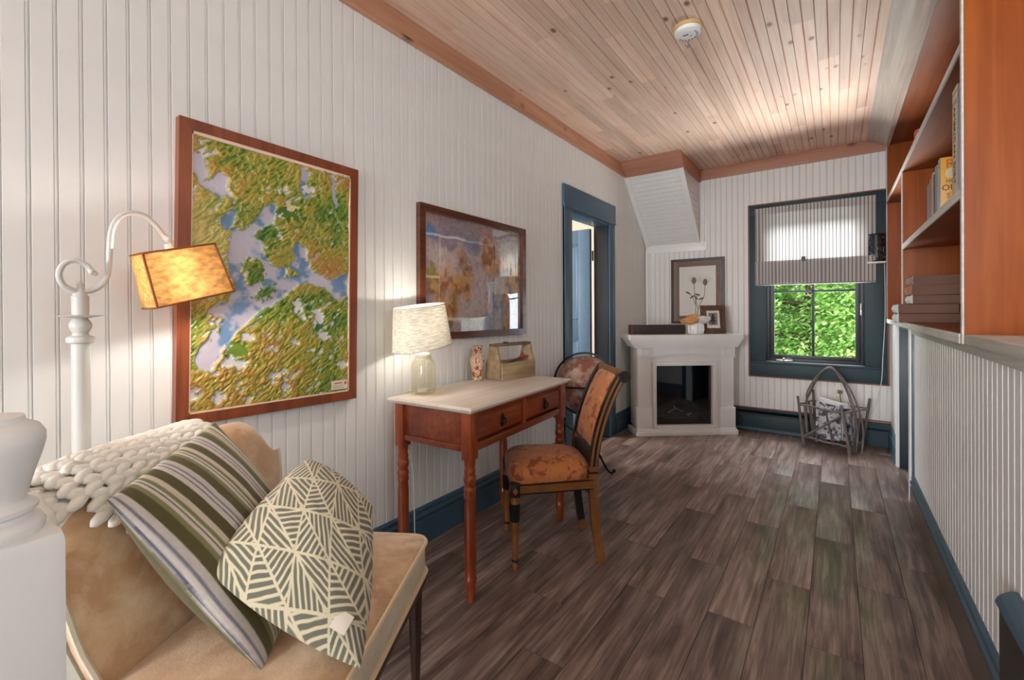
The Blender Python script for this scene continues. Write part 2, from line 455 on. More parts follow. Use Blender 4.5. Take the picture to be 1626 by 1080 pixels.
# ---- ceiling: slab and pine boards with a bead down the middle
ce = MB().box((-4.4, YR - .1, ZC + .013), (1.9, YB + .3, ZC + .1)).build('ceiling', M_['ceil']); struct(ce)
def ceil_board(w, l):
    g = .0022; d = .004; t = .012; h = w / 2
    pr = [(-h + g, 0), (-g * 1.5, 0), (-g * .8, d), (0, d * .35), (g * .8, d), (g * 1.5, 0), (h - g, 0), (h - .0003, d), (h - .0003, t), (-h + .0003, t), (-h + .0003, d)]
    return MB().prism(pr, -l / 2, l / 2, 'y').mesh('ceiling_board', 20)
CW = .098
k = 0
x = XL
while x < XR:
    y = -.7 - random.uniform(0, 1.0)
    while y < YB:
        ln = random.choice((.55, .8, 1.1, 1.5, 1.9))
        a, b = max(y, -.7), min(y + ln, YB)
        if b - a > .04:
            link('board', ceil_board(CW, b - a - .001), M_['ceil'], ce, TR(x + CW / 2, (a + b) / 2, ZC))
        y += ln
    x += CW
# ---- walls: backing and beadboard strips
BW = .0495
def bead_mesh(h, w=BW, name='bead_board', deep=0.0):
    # local: y = width, x = outwards, z = height
    pr = [(0, -.004), (0, .003), (.0014, .007), (w - .0090, .007), (w - .0080, .0040 - deep), (w - .0066, .0058), (w - .0048, .0066), (w - .0030, .0058), (w - .0016, .0036 - deep), (w - .0006, .004), (w - .0006, -.004)]
    return MB().prism([(b, a) for a, b in pr], 0, h, 'z').mesh(name, 25)
# left wall
wl = MB()
wl.box((XL - .13, YR, 0), (XL, 3.035, ZC)).box((XL - .13, 3.765, 0), (XL, YB + .12, ZC)).box((XL - .13, 3.035, 1.90), (XL, 3.765, ZC))
wl = struct(wl.build('wall_left', M_['wall_plain']))
m_full, m_head = bead_mesh(2.44), bead_mesh(.42)
n = int((YB + .6) / BW)
for i in range(n):
    y = .0148 + BW * (i - 14)
    if y + BW > YB: break
    if 2.93 < y + BW / 2 < 3.86:
        link('board', m_head, M_['wall'], wl, TR(XL, y, 2.03))
    else:
        link('board', m_full, M_['wall'], wl, TR(XL, y, .01))
# far wall, window hole x -.533...205, z .64..1.98
WX0, WX1, WZ0, WZ1 = -.533, .205, .64, 1.98
wb = MB().box((XL - .13, YB, 0), (WX0, YB + .14, ZC)).box((WX1, YB, 0), (.86, YB + .14, ZC)).box((WX0, YB, 0), (WX1, YB + .14, WZ0)).box((WX0, YB, WZ1), (WX1, YB + .14, ZC))
wb = struct(wb.build('wall_back', M_['wall_plain']))
m_lo, m_hi = bead_mesh(.50), bead_mesh(.40)
i = 0
while True:
    x = XL + .004 + BW * i; i += 1
    if x + BW > XR: break
    R_ = RZ(-PI / 2)
    if x + BW / 2 > -.64:
        link('board', m_lo, M_['wall'], wb, TR(x, YB, .03) @ R_)
        link('board', m_hi, M_['wall'], wb, TR(x, YB, 2.05) @ R_)
    else:
        link('board', m_full, M_['wall'], wb, TR(x, YB, .01) @ R_)
# right knee wall with the low doorway
KZ = 1.012
wr = MB().box((XR, YR, 0), (.66, 3.53, KZ)).box((XR, 4.20, 0), (.66, YB, KZ)).box((.86, 3.3, 0), (.9, 4.4, 1.1)).box((.66, 3.45, 0), (.9, 3.53, 1.1)).box((.66, 4.20, 0), (.9, 4.28, 1.1))
wr = struct(wr.build('wall_right', M_['wall_plain']))
m_k = bead_mesh(KZ - .02)
m_kr = m_k
for i in range(int((3.40 - .6) / .049)):
    link('board', m_k, M_['wall'], wr, TR(XR, .6 + .049 * (i + 1), .01) @ RZ(PI))
for i in range(9):
    link('board', m_k, M_['wall'], wr, TR(XR, 4.285 + .0495 * (i + 1), .01) @ RZ(PI))
# other walls of the shell: behind the bookcase, stairwell, behind the camera
struct(MB().box((.645, 2.06, KZ), (.70, YB, ZC)).box((.645, 2.06, 0), (1.8, 2.14, ZC)).build('wall_far_right', M_['wall_plain']))
ws = MB().box((1.7, YR, 0), (1.8, -.4, ZC)).box((1.7, 1.0, 0), (1.8, 2.1, ZC)).box((1.7, -.4, 0), (1.8, 1.0, 1.4)).box((1.7, -.4, 2.45), (1.8, 1.0, ZC))
struct(ws.build('wall_stair', M_['wall_plain']))
wq = MB().box((XL - .13, YR - .12, 0), (-1.60, YR, ZC)).box((-.30, YR - .12, 0), (1.8, YR, ZC)).box((-1.60, YR - .12, 0), (-.30, YR, .45)).box((-1.60, YR - .12, 2.15), (-.30, YR, ZC))
struct(wq.build('wall_rear', M_['wall_plain']))
# side room seen through the left door
sr = MB().box((-4.3, 2.2, 0), (-4.2, 2.3, ZC)).box((-4.3, 2.2, 0), (XL - .13, 2.3, ZC)).box((-4.3, 5.1, 0), (XL - .13, 5.2, ZC)).box((-4.3, 3.4, 0), (-4.2, 5.2, ZC)).box((-4.3, 2.2, 0), (-4.2, 3.5, .8)).box((-4.3, 2.2, 2.1), (-4.2, 3.5, ZC))
struct(sr.build('wall_side_room', plain('side_room_paint', (224, 206, 188), .6, var=.03)))
# unseen slab with wide overhang, added to keep the sun out of the windows
struct(MB().box((-6.0, -6.2, ZC + .11), (3.6, 5.45, ZC + .2)).build('sun_block_slab', plain('sun_block_board', (110, 104, 98), .8)))

# ---- crown boards
def crown_run(name, mb, mat): return struct(mb.build(name, mat))
t1 = MB().box((XL, YR, 2.412), (XL + .018, 2.30, ZC), .001).box((XL, 2.302, 2.412), (XL + .018, 4.13, ZC), .001)
t1 = crown_run('trim_1', t1, M_['crown'])
MB().box((XL, YR, 2.395), (XL + .027, 4.125, 2.413), .004).build('crown_bead', M_['crown'], t1)
SL = lambda z: 4.13 + (2.40 - z) * (.61 / .60)       # slope of the boxed-in corner: y at height z
CHX = -1.105
t2 = MB().prism([(SL(2.395) - .016, 2.395 - .01), (SL(ZC) - .016, ZC), (SL(ZC) + .02, ZC), (SL(2.395) + .004, 2.395)], XL + .012, CHX + .022, 'x')
crown_run('trim_2', t2, M_['crown_x'])
t3 = MB().prism([(SL(2.395) - .016, 2.392), (SL(ZC) - .016, ZC), (YB, ZC), (YB, 2.392)], CHX, CHX + .02, 'x'); crown_run('trim_3', t3, M_['crown'])
t4 = MB().box((CHX + .02, YB - .020, 2.405), (.335, YB, ZC), .002); crown_run('trim_4', t4, M_['crown_x'])
# ---- boxed-in sloping corner above the fireplace
ch = MB().prism([(SL(ZC), ZC), (YB, ZC), (YB, 1.80)], XL, CHX - .008, 'x')
ch = struct(ch.build('wall_sloped_corner', M_['wall_plain']))
sl_len = math.hypot(.61, .60)
ang = math.atan2(.60, .61)
ux = Vector((0, .61 / sl_len, -.60 / sl_len)); nx = Vector((0, -.60 / sl_len, -.61 / sl_len))
nb = 18
tot = (Vector((0, YB, 1.80)) - Vector((0, SL(2.40), 2.40))).length
bm_s = bead_mesh(CHX - XL - .012, tot / nb, 'slope_board', .006)
for i in range(nb):
    p0 = Vector((XL + .004, SL(2.40), 2.40)) + ux * (tot / nb * i)
    Mx = Matrix(((nx.x, ux.x, 1, p0.x), (nx.y, ux.y, 0, p0.y), (nx.z, ux.z, 0, p0.z), (0, 0, 0, 1)))
    link('board', bm_s, M_['white'], ch, Mx)
for i in range(11):
    z1, z0 = 2.40 - i * .054, max(2.40 - (i + 1) * .054 + .004, 1.81)
    MB().prism([(SL(z1) + .01, z1), (YB, z1), (YB, z0), (SL(z0) + .01, z0)], CHX - .008, CHX, 'x').build('board', M_['white'], ch)
def slope_strip(x0, x1, th):
    a = Vector((0, SL(2.41), 2.41)) ; b = Vector((0, YB, 1.80))
    return MB().prism([(a.y, a.z), (a.y + nx.y * th, a.z + nx.z * th), (b.y + nx.y * th, b.z + nx.z * th), (b.y, b.z)], x0, x1, 'x')
slope_strip(XL + .004, XL + .055, .016).build('edge_board', M_['white'], ch)
slope_strip(CHX - .03, CHX + .012, .016).build('edge_board', M_['white'], ch)
MB().box((XL + .005, YB - .016, 1.715), (CHX + .075, YB - .002, 1.80), .002).box((CHX + .06, YB - .02, 1.715), (CHX + .075, YB - .002, 2.40), .002).build('apron_board', M_['white'], ch)
MB().box((XL + .006, YB - .03, .18), (XL + .03, YB - .006, 1.75), .004).build('corner_bead', M_['white'], ch)

# ---- baseboards (blue, moulded cap)
BASE = [(0, 0), (.020, 0), (.020, .118), (.014, .122), (.017, .130), (.022, .138), (.021, .146), (.013, .152), (.011, .160), (.016, .166), (.014, .174), (.006, .180), (0, .180)]
b = MB().prism([(XL + .006 + a, z) for a, z in BASE], YR, 2.922, 'y').prism([(XL + .006 + a, z) for a, z in BASE], 3.872, YB, 'y')
struct(b.build('baseboard_left', M_['blue']))
b = MB().prism([(YB - .006 - a, z * 1.08) for a, z in BASE], -1.64, -.9, 'x').prism([(YB - .006 - a, z * 1.08) for a, z in BASE], .165, XR, 'x')
b = struct(b.build('baseboard_back', M_['teal']))
MB().box((-.80, YB - .018, .2), (XR - .004, YB - .007, .213), .002).build('edging', M_['edge'], b)
b = MB().prism([(XR - .006 - a, z) for a, z in BASE[3:] + [(0, .118)]], YR, 3.395, 'y').prism([(XR - .006 - a, z) for a, z in BASE], 4.245, YB, 'y')
b = struct(b.build('baseboard_right', M_['blue']))
MB().box((XR - .027, YR, 0), (XR - .004, 3.395, .119), .001).build('base_face', plain('taupe_baseboard_face', (104, 90, 84), .4, var=.1), b)
# low blue-capped end of the stair skirting on the right
sk = MB().box((.325, -.3, 0), (.358, 1.60, .405), .002).build('trim_5', plain('black_skirt_face', (38, 40, 42), .4)); struct(sk)
MB().prism([(.318, .400), (.322, .412), (.326, .418), (.332, .424), (.345, .434), (.358, .436), (.358, .400)], -.3, 1.605, 'y').build('skirt_cap', M_['blue'], sk)

# ---- low doorway in the knee wall
d2 = MB().box((.352, 3.40, 0), (.372, 3.455, KZ), .003)
d2 = struct(d2.build('door_2', M_['blue']))
MB().box((.346, 3.455, 0), (.385, 3.53, KZ), .003).build('casing', M_['white'], d2)
MB().box((.345, 4.185, 0), (.375, 4.24, KZ), .003).build('casing', M_['white'], d2)
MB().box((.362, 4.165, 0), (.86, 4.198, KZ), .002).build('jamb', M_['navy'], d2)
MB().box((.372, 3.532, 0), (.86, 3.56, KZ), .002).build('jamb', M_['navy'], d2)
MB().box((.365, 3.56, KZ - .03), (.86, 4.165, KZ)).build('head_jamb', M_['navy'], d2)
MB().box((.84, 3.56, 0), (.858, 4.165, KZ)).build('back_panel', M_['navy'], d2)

# ---- ledge capping the knee wall
lg = MB().box((.336, YR, KZ), (.66, 2.02, 1.044), .003).box((.345, YR, KZ - .03), (.364, 3.40, KZ), .003)
struct(lg.build('trim_6', M_['whitewash']))

# ---- left door: casing, jambs, open panelled leaf
dr = MB().box((XL, 2.925, 0), (XL + .020, 3.05, 1.90), .003)
dr = struct(dr.build('door_1', M_['blue']))
MB().box((XL + .0, 2.925, 0), (XL + .028, 2.938, 1.93), .003).build('back_band', M_['blue'], dr)
MB().box((XL, 3.75, 0), (XL + .020, 3.868, 1.90), .003).box((XL, 3.815, 0), (XL + .024, 3.822, 1.9), .002).build('casing', M_['blue'], dr)
MB().box((XL, 2.918, 1.90), (XL + .024, 3.876, 2.068), .003).box((XL, 2.918, 1.895), (XL + .03, 3.876, 1.912), .004).build('head_casing', M_['blue'], dr)
MB().box((XL - .135, 3.02, 0), (XL + .01, 3.05, 1.90), .002).box((XL - .09, 3.05, 0), (XL - .05, 3.062, 1.9), .002).build('jamb', M_['blue'], dr)
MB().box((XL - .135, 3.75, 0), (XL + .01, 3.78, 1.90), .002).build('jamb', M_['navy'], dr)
MB().box((XL - .135, 3.02, 1.878), (XL + .01, 3.78, 1.91), .002).build('head_jamb', M_['blue'], dr)
leaf_m = plain('slate_blue_door_gloss', (86, 118, 142), .22, var=.06)
lw, lh, lt = .69, 1.86, .036
lf = MB()
lf.box((0, 0, .01), (.12, lt, lh), .001).box((lw - .12, 0, .01), (lw, lt, lh), .001)
for z0, z1 in ((.01, .22), (.86, 1.04), (lh - .13, lh)): lf.box((.12, 0, z0), (lw - .12, lt, z1), .001)
lf.box((.29, 0, .22), (.40, lt, .86), .001).box((.29, 0, 1.04), (.40, lt, lh - .13), .001)
lf = lf.build('door_leaf', leaf_m, dr)
lf.matrix_local = TR(XL - .150, 3.735, 0) @ RZ(PI - .03) 
for x0, x1 in ((.12, .29), (.40, .57)):
    for z0, z1 in ((.22, .86), (1.04, lh - .13)):
        p = MB().box((x0, .012, z0), (x1, .024, z1))
        for a, b_ in (((x0, 0.002, z0), (x0 + .018, .034, z1)), ((x1 - .018, .002, z0), (x1, .034, z1)), ((x0, .002, z0), (x1, .034, z0 + .018)), ((x0, .002, z1 - .018), (x1, .034, z1))): p.box(a, b_, .006)
        p.build('panel', leaf_m, lf)
for z in (.35, 1.62):
    MB().lathe([(.008, -.045), (.008, .045)], 10, TR(-.008, -.006, z)).build('hinge', M_['black'], lf)
# ================================================================== WINDOW, SHADE, HEATER, OUTSIDE
W_OUT = (-.655, .337, .512, 2.086)
wi = MB()
yc0, yc1 = YB - .030, YB
wi.box((W_OUT[0], yc0, .64), (WX0 + .012, yc1, 1.99), .003)
wi = struct(wi.build('window_1', M_['teal']))
MB().box((WX1 - .012, yc0, .64), (W_OUT[1], yc1, 1.99), .003).build('casing', M_['teal'], wi)
MB().box((W_OUT[0], yc0 - .004, 1.99), (W_OUT[1], yc1, W_OUT[3]), .003).build('head_casing', M_['teal'], wi)
MB().box((W_OUT[0] + .003, yc0 - .016, .628), (W_OUT[1] - .003, yc1, .648), .004).box((W_OUT[0], yc0 - .004, W_OUT[2]), (W_OUT[1], yc1, .630), .003).build('sill', M_['teal'], wi)
eg = MB(); g = .013
eg.box((W_OUT[0] - g, YB - .020, W_OUT[2] - g), (W_OUT[0], YB, W_OUT[3] + g), .002).box((W_OUT[1], YB - .020, W_OUT[2] - g), (W_OUT[1] + g, YB, W_OUT[3] + g), .002)
eg.box((W_OUT[0], YB - .020, W_OUT[2] - g), (W_OUT[1], YB, W_OUT[2]), .002).box((W_OUT[0], YB - .020, W_OUT[3]), (W_OUT[1], YB, W_OUT[3] + g), .002)
eg.build('edging', M_['edge'], wi)
# reveal, pale stop, dark sash
sash_m = plain('dark_sash', (34, 36, 40), .4, var=.1)
pale = plain('pale_window_stop', (150, 156, 160), .4)
rv = MB()
rv.box((WX0, YB - .02, WZ0), (WX0 + .012, YB + .14, WZ1)).box((WX1 - .012, YB - .02, WZ0), (WX1, YB + .14, WZ1)).box((WX0, YB - .02, WZ0), (WX1, YB + .14, WZ0 + .012)).box((WX0, YB - .02, WZ1 - .012), (WX1, YB + .14, WZ1))
rv.build('stop', pale, wi)
def frame_of(x0, x1, z0, z1, w, y0, y1, c=.002):
    return MB().box((x0, y0, z0), (x0 + w, y1, z1), c).box((x1 - w, y0, z0), (x1, y1, z1), c).box((x0 + w, y0, z0), (x1 - w, y1, z0 + w), c).box((x0 + w, y0, z1 - w), (x1 - w, y1, z1), c)
frame_of(WX0 + .012, WX1 - .012, WZ0 + .012, WZ1 - .012, .026, YB + .01, YB + .09).build('frame', sash_m, wi)
sx0, sx1, sz0, sz1 = WX0 + .038, WX1 - .038, WZ0 + .036, WZ1 - .036
sa = frame_of(sx0, sx1, sz0, sz1, .034, YB + .03, YB + .075); sash = sa.build('sash', sash_m, wi)
gx0, gx1, gz0, gz1 = sx0 + .034, sx1 - .034, sz0 + .034, sz1 - .034
xm = (gx0 + gx1) / 2
mun = MB().box((xm - .010, YB + .04, gz0), (xm + .010, YB + .066, gz1), .003)
for zz in (1.285, 1.62): mun.box((gx0, YB + .04, zz - .009), (gx1, YB + .066, zz + .009), .003)
mun.build('muntin', sash_m, sash)
zs = (gz0, 1.276, 1.294, 1.611, 1.629, gz1)
for a, b_ in ((gx0, xm - .01), (xm + .01, gx1)):
    for i in (0, 2, 4):
        MB().box((a, YB + .050, zs[i]), (b_, YB + .053, zs[i + 1])).build('pane', M_['glass'], sash)
nick = plain('satin_nickel', (190, 190, 188), .3, .9)
crk = MB().box((-.445, YB - .012, .655), (-.315, YB + .005, .672), .004)
crk.ball((-.385, YB - .02, .676), (.014, .014, .012)).tube([(-.385, YB - .02, .678), (-.34, YB - .022, .684), (-.318, YB - .022, .676)], .006, 6)
crk.build('crank_handle', nick, wi)
MB().box((.163, YB + .0, 1.07), (.178, YB + .012, 1.17), .004).tube([(.17, YB - .006, 1.12), (.172, YB - .02, 1.135), (.172, YB - .022, 1.16)], .006, 6).build('latch', nick, wi)

# roman shade: striped cloth, doubled at the foot, hung just in front of the casing
def stripe_cloth(name, trans, dark=1.0):
    m, nt, b_ = _new(name); nt.nodes.remove(b_)
    tc = N(nt, 'ShaderNodeTexCoord'); sp = N(nt, 'ShaderNodeSeparateXYZ'); nt.links.new(tc.outputs['Object'], sp.inputs[0])
    mu = N(nt, 'ShaderNodeMath', operation='MULTIPLY'); mu.inputs[1].default_value = 2 * PI / .0262; nt.links.new(sp.outputs['X'], mu.inputs[0])
    si = N(nt, 'ShaderNodeMath', operation='SINE'); nt.links.new(mu.outputs[0], si.inputs[0])
    mu2 = N(nt, 'ShaderNodeMath', operation='MULTIPLY'); mu2.inputs[1].default_value = 2 * PI / .0118; nt.links.new(sp.outputs['X'], mu2.inputs[0])
    si2 = N(nt, 'ShaderNodeMath', operation='SINE'); nt.links.new(mu2.outputs[0], si2.inputs[0])
    ad = N(nt, 'ShaderNodeMath', operation='MULTIPLY_ADD'); ad.inputs[1].default_value = .45; nt.links.new(si2.outputs[0], ad.inputs[0]); nt.links.new(si.outputs[0], ad.inputs[2])
    rp = N(nt, 'ShaderNodeMapRange'); rp.inputs['From Min'].default_value = .1; rp.inputs['From Max'].default_value = .8
    nt.links.new(ad.outputs[0], rp.inputs['Value'])
    mx = N(nt, 'ShaderNodeMix', data_type='RGBA'); mx.inputs[6].default_value = lin((206, 204, 200)) + (1,); mx.inputs[7].default_value = lin((124, 120, 120)) + (1,)
    nt.links.new(rp.outputs[0], mx.inputs[0])
    d = N(nt, 'ShaderNodeBsdfDiffuse'); t = N(nt, 'ShaderNodeBsdfTranslucent')
    for q in (d, t): nt.links.new(mx.outputs[2], q.inputs['Color'])
    ms = N(nt, 'ShaderNodeMixShader'); ms.inputs[0].default_value = trans
    nt.links.new(d.outputs[0], ms.inputs[1]); nt.links.new(t.outputs[0], ms.inputs[2]); nt.links.new(ms.outputs[0], nt.nodes['Material Output'].inputs['Surface'])
    return m
cloth = stripe_cloth('striped_linen', .22)
SX0, SX1 = -.603, .263
rs = thing('roman_shade', (0, YB - .055, 0), 0, 'grey and white striped linen roman shade half lowered over the far window', 'shade')
def cloth_panel(z0, z1, y, n=90, amp=.002, sag=0.0):
    mb = MB(); v = []; f = []; m = 10
    for j in range(m + 1):
        t = j / m
        for i in range(n + 1):
            s = i / n
            v.append((SX0 + (SX1 - SX0) * s, y + amp * math.sin(s * 70) * (.4 + .6 * (1 - t)) + .004 * math.sin(t * 5), z0 + (z1 - z0) * t + (1 - t) * .006 * math.sin(s * 5)))
    for j in range(m):
        for i in range(n):
            a = j * (n + 1) + i; f.append((a, a + 1, a + n + 2, a + n + 1))
    return mb.add(v, f)
cloth_panel(1.345, 2.045, 0).build('cloth', cloth, rs)
cloth_panel(1.352, 1.56, -.020).build('folded_hem', cloth, rs)
cloth_panel(1.352, 1.55, -.012).build('hem_lining', cloth, rs)
cloth_panel(1.985, 2.046, -.012).build('header', cloth, rs)
MB().box((SX0, -.022, 1.342), (SX1, .004, 1.354), .003).build('hem_bar', plain('grey_hem', (150, 148, 146), .8), rs)
MB().box((SX0 + .005, .002, 2.03), (SX1 - .005, .024, 2.05), .003).build('headrail', M_['white'], rs)
MB().box((-.245, -.028, 1.545), (-.212, -.020, 1.585), .003).build('pull_tab', plain('grey_tab', (112, 108, 106), .8), rs)

# electric baseboard heater under the window
ht = thing('baseboard_heater', (-.34, YB - .012, 0), 0, 'long low blue electric heater along the foot of the far wall', 'heater')
hx0, hx1 = -.52, .50
MB().box((hx0, -.055, .012), (hx1, 0, .168), .004).build('body', M_['teal'], ht)
MB().prism([(0, .166), (-.055, .190), (-.057, .198), (0, .207)], hx0, hx1, 'x').build('hood', M_['teal'], ht)
MB().box((hx0 + .03, -.059, .148), (hx1 - .03, -.05, .166)).build('air_slot', M_['black'], ht)
MB().prism([(-.055, .012), (-.066, .012), (-.066, .024), (-.055, .036)], hx0, hx1, 'x').build('lower_lip', M_['blue'], ht)
for xx in (hx0, hx1 - .035): MB().box((xx, -.062, .01), (xx + .035, .001, .206), .004).build('end_cap', M_['teal'], ht)
tag(MB().tube(catmull([(-.80, YB - .075, .185), (-.755, YB - .078, .165), (-.715, YB - .078, .115), (-.72, YB - .078, .07), (-.76, YB - .078, .055), (-.84, YB - .05, .05)]), .0035, 6).build('power_cord', M_['black']), 'thin black cord looping down the blue heater beside the fireplace', 'cord')

# outside: lawn and leafy trees
struct(MB().box((-14, 5.5, -1.3), (14, 24, -1.2)).build('ground', plain('lawn', (92, 124, 60), .9, var=.3, vs_=2)))
leaf_mats = []
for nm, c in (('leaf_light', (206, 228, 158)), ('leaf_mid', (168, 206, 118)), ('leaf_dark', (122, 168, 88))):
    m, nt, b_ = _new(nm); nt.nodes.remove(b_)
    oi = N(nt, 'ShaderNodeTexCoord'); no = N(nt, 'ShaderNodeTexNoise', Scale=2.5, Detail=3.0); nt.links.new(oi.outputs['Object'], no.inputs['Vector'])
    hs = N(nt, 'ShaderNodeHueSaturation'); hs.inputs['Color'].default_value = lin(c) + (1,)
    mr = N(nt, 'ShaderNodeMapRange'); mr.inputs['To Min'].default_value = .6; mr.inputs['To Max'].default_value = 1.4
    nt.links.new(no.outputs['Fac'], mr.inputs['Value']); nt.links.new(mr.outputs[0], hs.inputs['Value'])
    d = N(nt, 'ShaderNodeBsdfDiffuse'); t = N(nt, 'ShaderNodeBsdfTranslucent'); ms = N(nt, 'ShaderNodeMixShader'); ms.inputs[0].default_value = .5
    for q in (d, t): nt.links.new(hs.outputs[0], q.inputs['Color'])
    nt.links.new(d.outputs[0], ms.inputs[1]); nt.links.new(t.outputs[0], ms.inputs[2]); nt.links.new(ms.outputs[0], nt.nodes['Material Output'].inputs['Surface'])
    leaf_mats.append(m)
def leafy_tree(loc, rx, ry, z0, z1, count, size, seed, label):
    rnd = np.random.RandomState(seed)
    t = thing('leafy_tree', loc, 0, label, 'tree', 'trees outside the far window')
    mats = leaf_mats
    MB().tube([(0, 0, -1.2), (.04, 0, z0), (-.05, .05, (z0 + z1) / 2), (.02, 0, z1 - .2)], [.10, .08, .06, .02], 8).build('trunk', plain('bark', (70, 58, 48), .9, var=.3), t)
    br = MB()
    for i in range(16):
        a = rnd.rand() * 6.28; zz = z0 + (z1 - z0) * rnd.rand() * .8
        br.tube([(0, 0, zz), (rx * .5 * math.cos(a), ry * .5 * math.sin(a), zz + .12), (rx * .9 * math.cos(a), ry * .9 * math.sin(a), zz + .1)], [.03, .018, .006], 5)
    br.build('branches', plain('bark', (70, 58, 48), .9, var=.3), t)
    cl = np.clip(rnd.rand(160, 3) * 2 - 1, -.8, .8)
    for mi in range(3):
        V = []; Fc = []
        n_ = count // 3
        c = cl[rnd.randint(0, 160, n_)] + np.clip(rnd.randn(n_, 3), -1.6, 1.6) * .12
        P = np.stack([c[:, 0] * rx, c[:, 1] * ry, z0 + (c[:, 2] * .5 + .5) * (z1 - z0)], 1)
        ang_ = rnd.rand(n_) * 6.28; tilt = rnd.randn(n_) * .5 - .5; s_ = size * (.7 + rnd.rand(n_) * .7)
        for q in range(n_):
            d1 = np.array([math.cos(ang_[q]), math.sin(ang_[q]), math.sin(tilt[q])]); d2_ = np.array([-math.sin(ang_[q]), math.cos(ang_[q]), .35 * math.sin(ang_[q] * 3)])
            L_ = s_[q]; Wd = L_ * .36
            p0 = P[q]; kk = len(V)
            V += [tuple(p0), tuple(p0 + d1 * L_ * .45 + d2_ * Wd), tuple(p0 + d1 * L_), tuple(p0 + d1 * L_ * .45 - d2_ * Wd), tuple(p0 + d1 * L_ * .5 - np.array([0, 0, L_ * .08]))]
            Fc += [(kk, kk + 4, kk + 1), (kk + 1, kk + 4, kk + 2), (kk, kk + 3, kk + 4), (kk + 3, kk + 2, kk + 4)]
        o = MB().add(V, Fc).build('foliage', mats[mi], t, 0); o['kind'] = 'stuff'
    return t
leafy_tree((-.30, 8.0, 0), 1.7, .8, -1.0, 2.8, 66000, .062, 1, 'bright green leafy tree filling the view through the far window')
leafy_tree((-.1, 10.9, 0), 3.2, .7, -1.1, 3.4, 27000, .11, 5, 'broad leafy tree standing behind the bright one outside')
# ================================================================== ARMCHAIR CORNER
AO = Vector((-1.079, .542, 0)); AEX = Vector((.5, -.866, 0)); AEY = Vector((.866, .5, 0)); ARZ = math.radians(-60)
def AW(l): return AO + AEX * l[0] + AEY * l[1] + Vector((0, 0, l[2]))
ac = thing('armchair', AO, ARZ, 'tan velvet armless easy chair with cream piping in front of the beadboard wall', 'armchair')
def back_section(s):
    """closed loop (y,z) of the backrest at s in -1..1"""
    e = max(0, abs(s) - .55) / .45
    drop = .10 * e ** 2.2; th = 1 - .25 * e ** 3
    top = .805 - drop
    front = [(-.150, .30), (-.150, .42), (-.160, .52), (-.178, .62), (-.198, .70), (-.214, top - .040), (-.236, top - .010), (-.268, top + .008), (-.300, top), (-.328, top - .022), (-.344, top - .06)]
    back = [(-.345, .62), (-.335, .48), (-.325, .30)]
    pts = front + back
    cy = -.25
    return [(cy + (y - cy) * (th if z > .5 else 1), z) for y, z in pts]
taper = lambda z: 1 - .60 * max(0, .80 - z) ** 1.15
mb = MB(); NS = 24; v = []; f = []
for i in range(NS + 1):
    s = -1 + 2 * i / NS
    xx = .335 * s * (1.0)
    for y, z in back_section(s): v.append((xx * taper(z), y, z))
K = 14
for i in range(NS):
    for k in range(K):
        a = i * K + k; b_ = i * K + (k + 1) % K
        f.append((a, b_, b_ + K, a + K))
f += [tuple(range(K)), tuple(reversed(range(NS * K, NS * K + K)))]
mb.add(v, f).build('backrest', M_['velvet'], ac, 50)
# grey-green outside fabric on the sides and back
for s in (-1, 1):
    sec = back_section(s)
    pl = [(y, z) for y, z in sec]
    cyy = sum(p[0] for p in pl) / len(pl); czz = sum(p[1] for p in pl) / len(pl)
    pl = [(cyy + (y - cyy) * .80 - .012, czz + (z - czz) * .93) for y, z in pl]
    V = [(s * .328 * taper(z), y, z) for y, z in pl] + [(s * (.341 * taper(z)), y, z) for y, z in pl]; n_ = len(pl)
    MB().add(V, [(i, (i + 1) % n_, (i + 1) % n_ + n_, i + n_) for i in range(n_)] + [tuple(range(n_)), tuple(reversed(range(n_, 2 * n_)))]).build('side_panel', M_['grey_back'], ac)
    pp = [(s * .337 * taper(z), y, z) for y, z in back_section(s)[:11]]
    MB().tube(catmull(pp, 3), .006, 6).build('piping', M_['cream'], ac)
MB().prism([(-.350, .30), (-.352, .48), (-.356, .66), (-.345, .66), (-.330, .30)], -.26, .26, 'x').build('back_panel', M_['grey_back'], ac)
# seat cushion
def rounded_slab(hx, y0, y1, z0, z1, r, crown, nseg=6):
    mb_ = MB(); out = []
    cxs = [(hx - r, y1 - r, 0), (-hx + r, y1 - r, PI / 2), (-hx + r, y0 + r, PI), (hx - r, y0 + r, 1.5 * PI)]
    ring = []
    for cx_, cy_, a0 in cxs:
        for i in range(nseg + 1):
            t = a0 + PI / 2 * i / nseg
            ring.append((cx_ + r * math.cos(t), cy_ + r * math.sin(t)))
    n_ = len(ring); cxm, cym = 0, (y0 + y1) / 2
    lv = [(z0, .985), (z0 + .012, 1.0), (z1 - .012, 1.0), (z1, .985), (z1 + crown * .55, .86), (z1 + crown * .85, .6), (z1 + crown, .3)]
    V = []; Fc = []
    for z, sc in lv:
        for x, y in ring: V.append((cxm + (x - cxm) * sc, cym + (y - cym) * sc, z))
    for j in range(len(lv) - 1):
        for i in range(n_):
            Fc.append((j * n_ + i, j * n_ + (i + 1) % n_, (j + 1) * n_ + (i + 1) % n_, (j + 1) * n_ + i))
    Fc += [tuple(reversed(range(n_))), tuple(range((len(lv) - 1) * n_, len(lv) * n_))]
    return mb_.add(V, Fc), ring
sc_, ring = rounded_slab(.335, -.17, .27, .418, .44, .045, .018)
sc_.build('seat', M_['velvet'], ac, 60)
gs, _ = rounded_slab(.333, -.17, .268, .345, .425, .045, 0)
gs.build('seat_border', M_['cream'], ac, 60)
for z in (.438, .352):
    MB().tube([(x, y, z) for x, y in ring], .0065, 6, closed=True).build('piping', plain('pale_piping', (222, 200, 164), .8), ac)
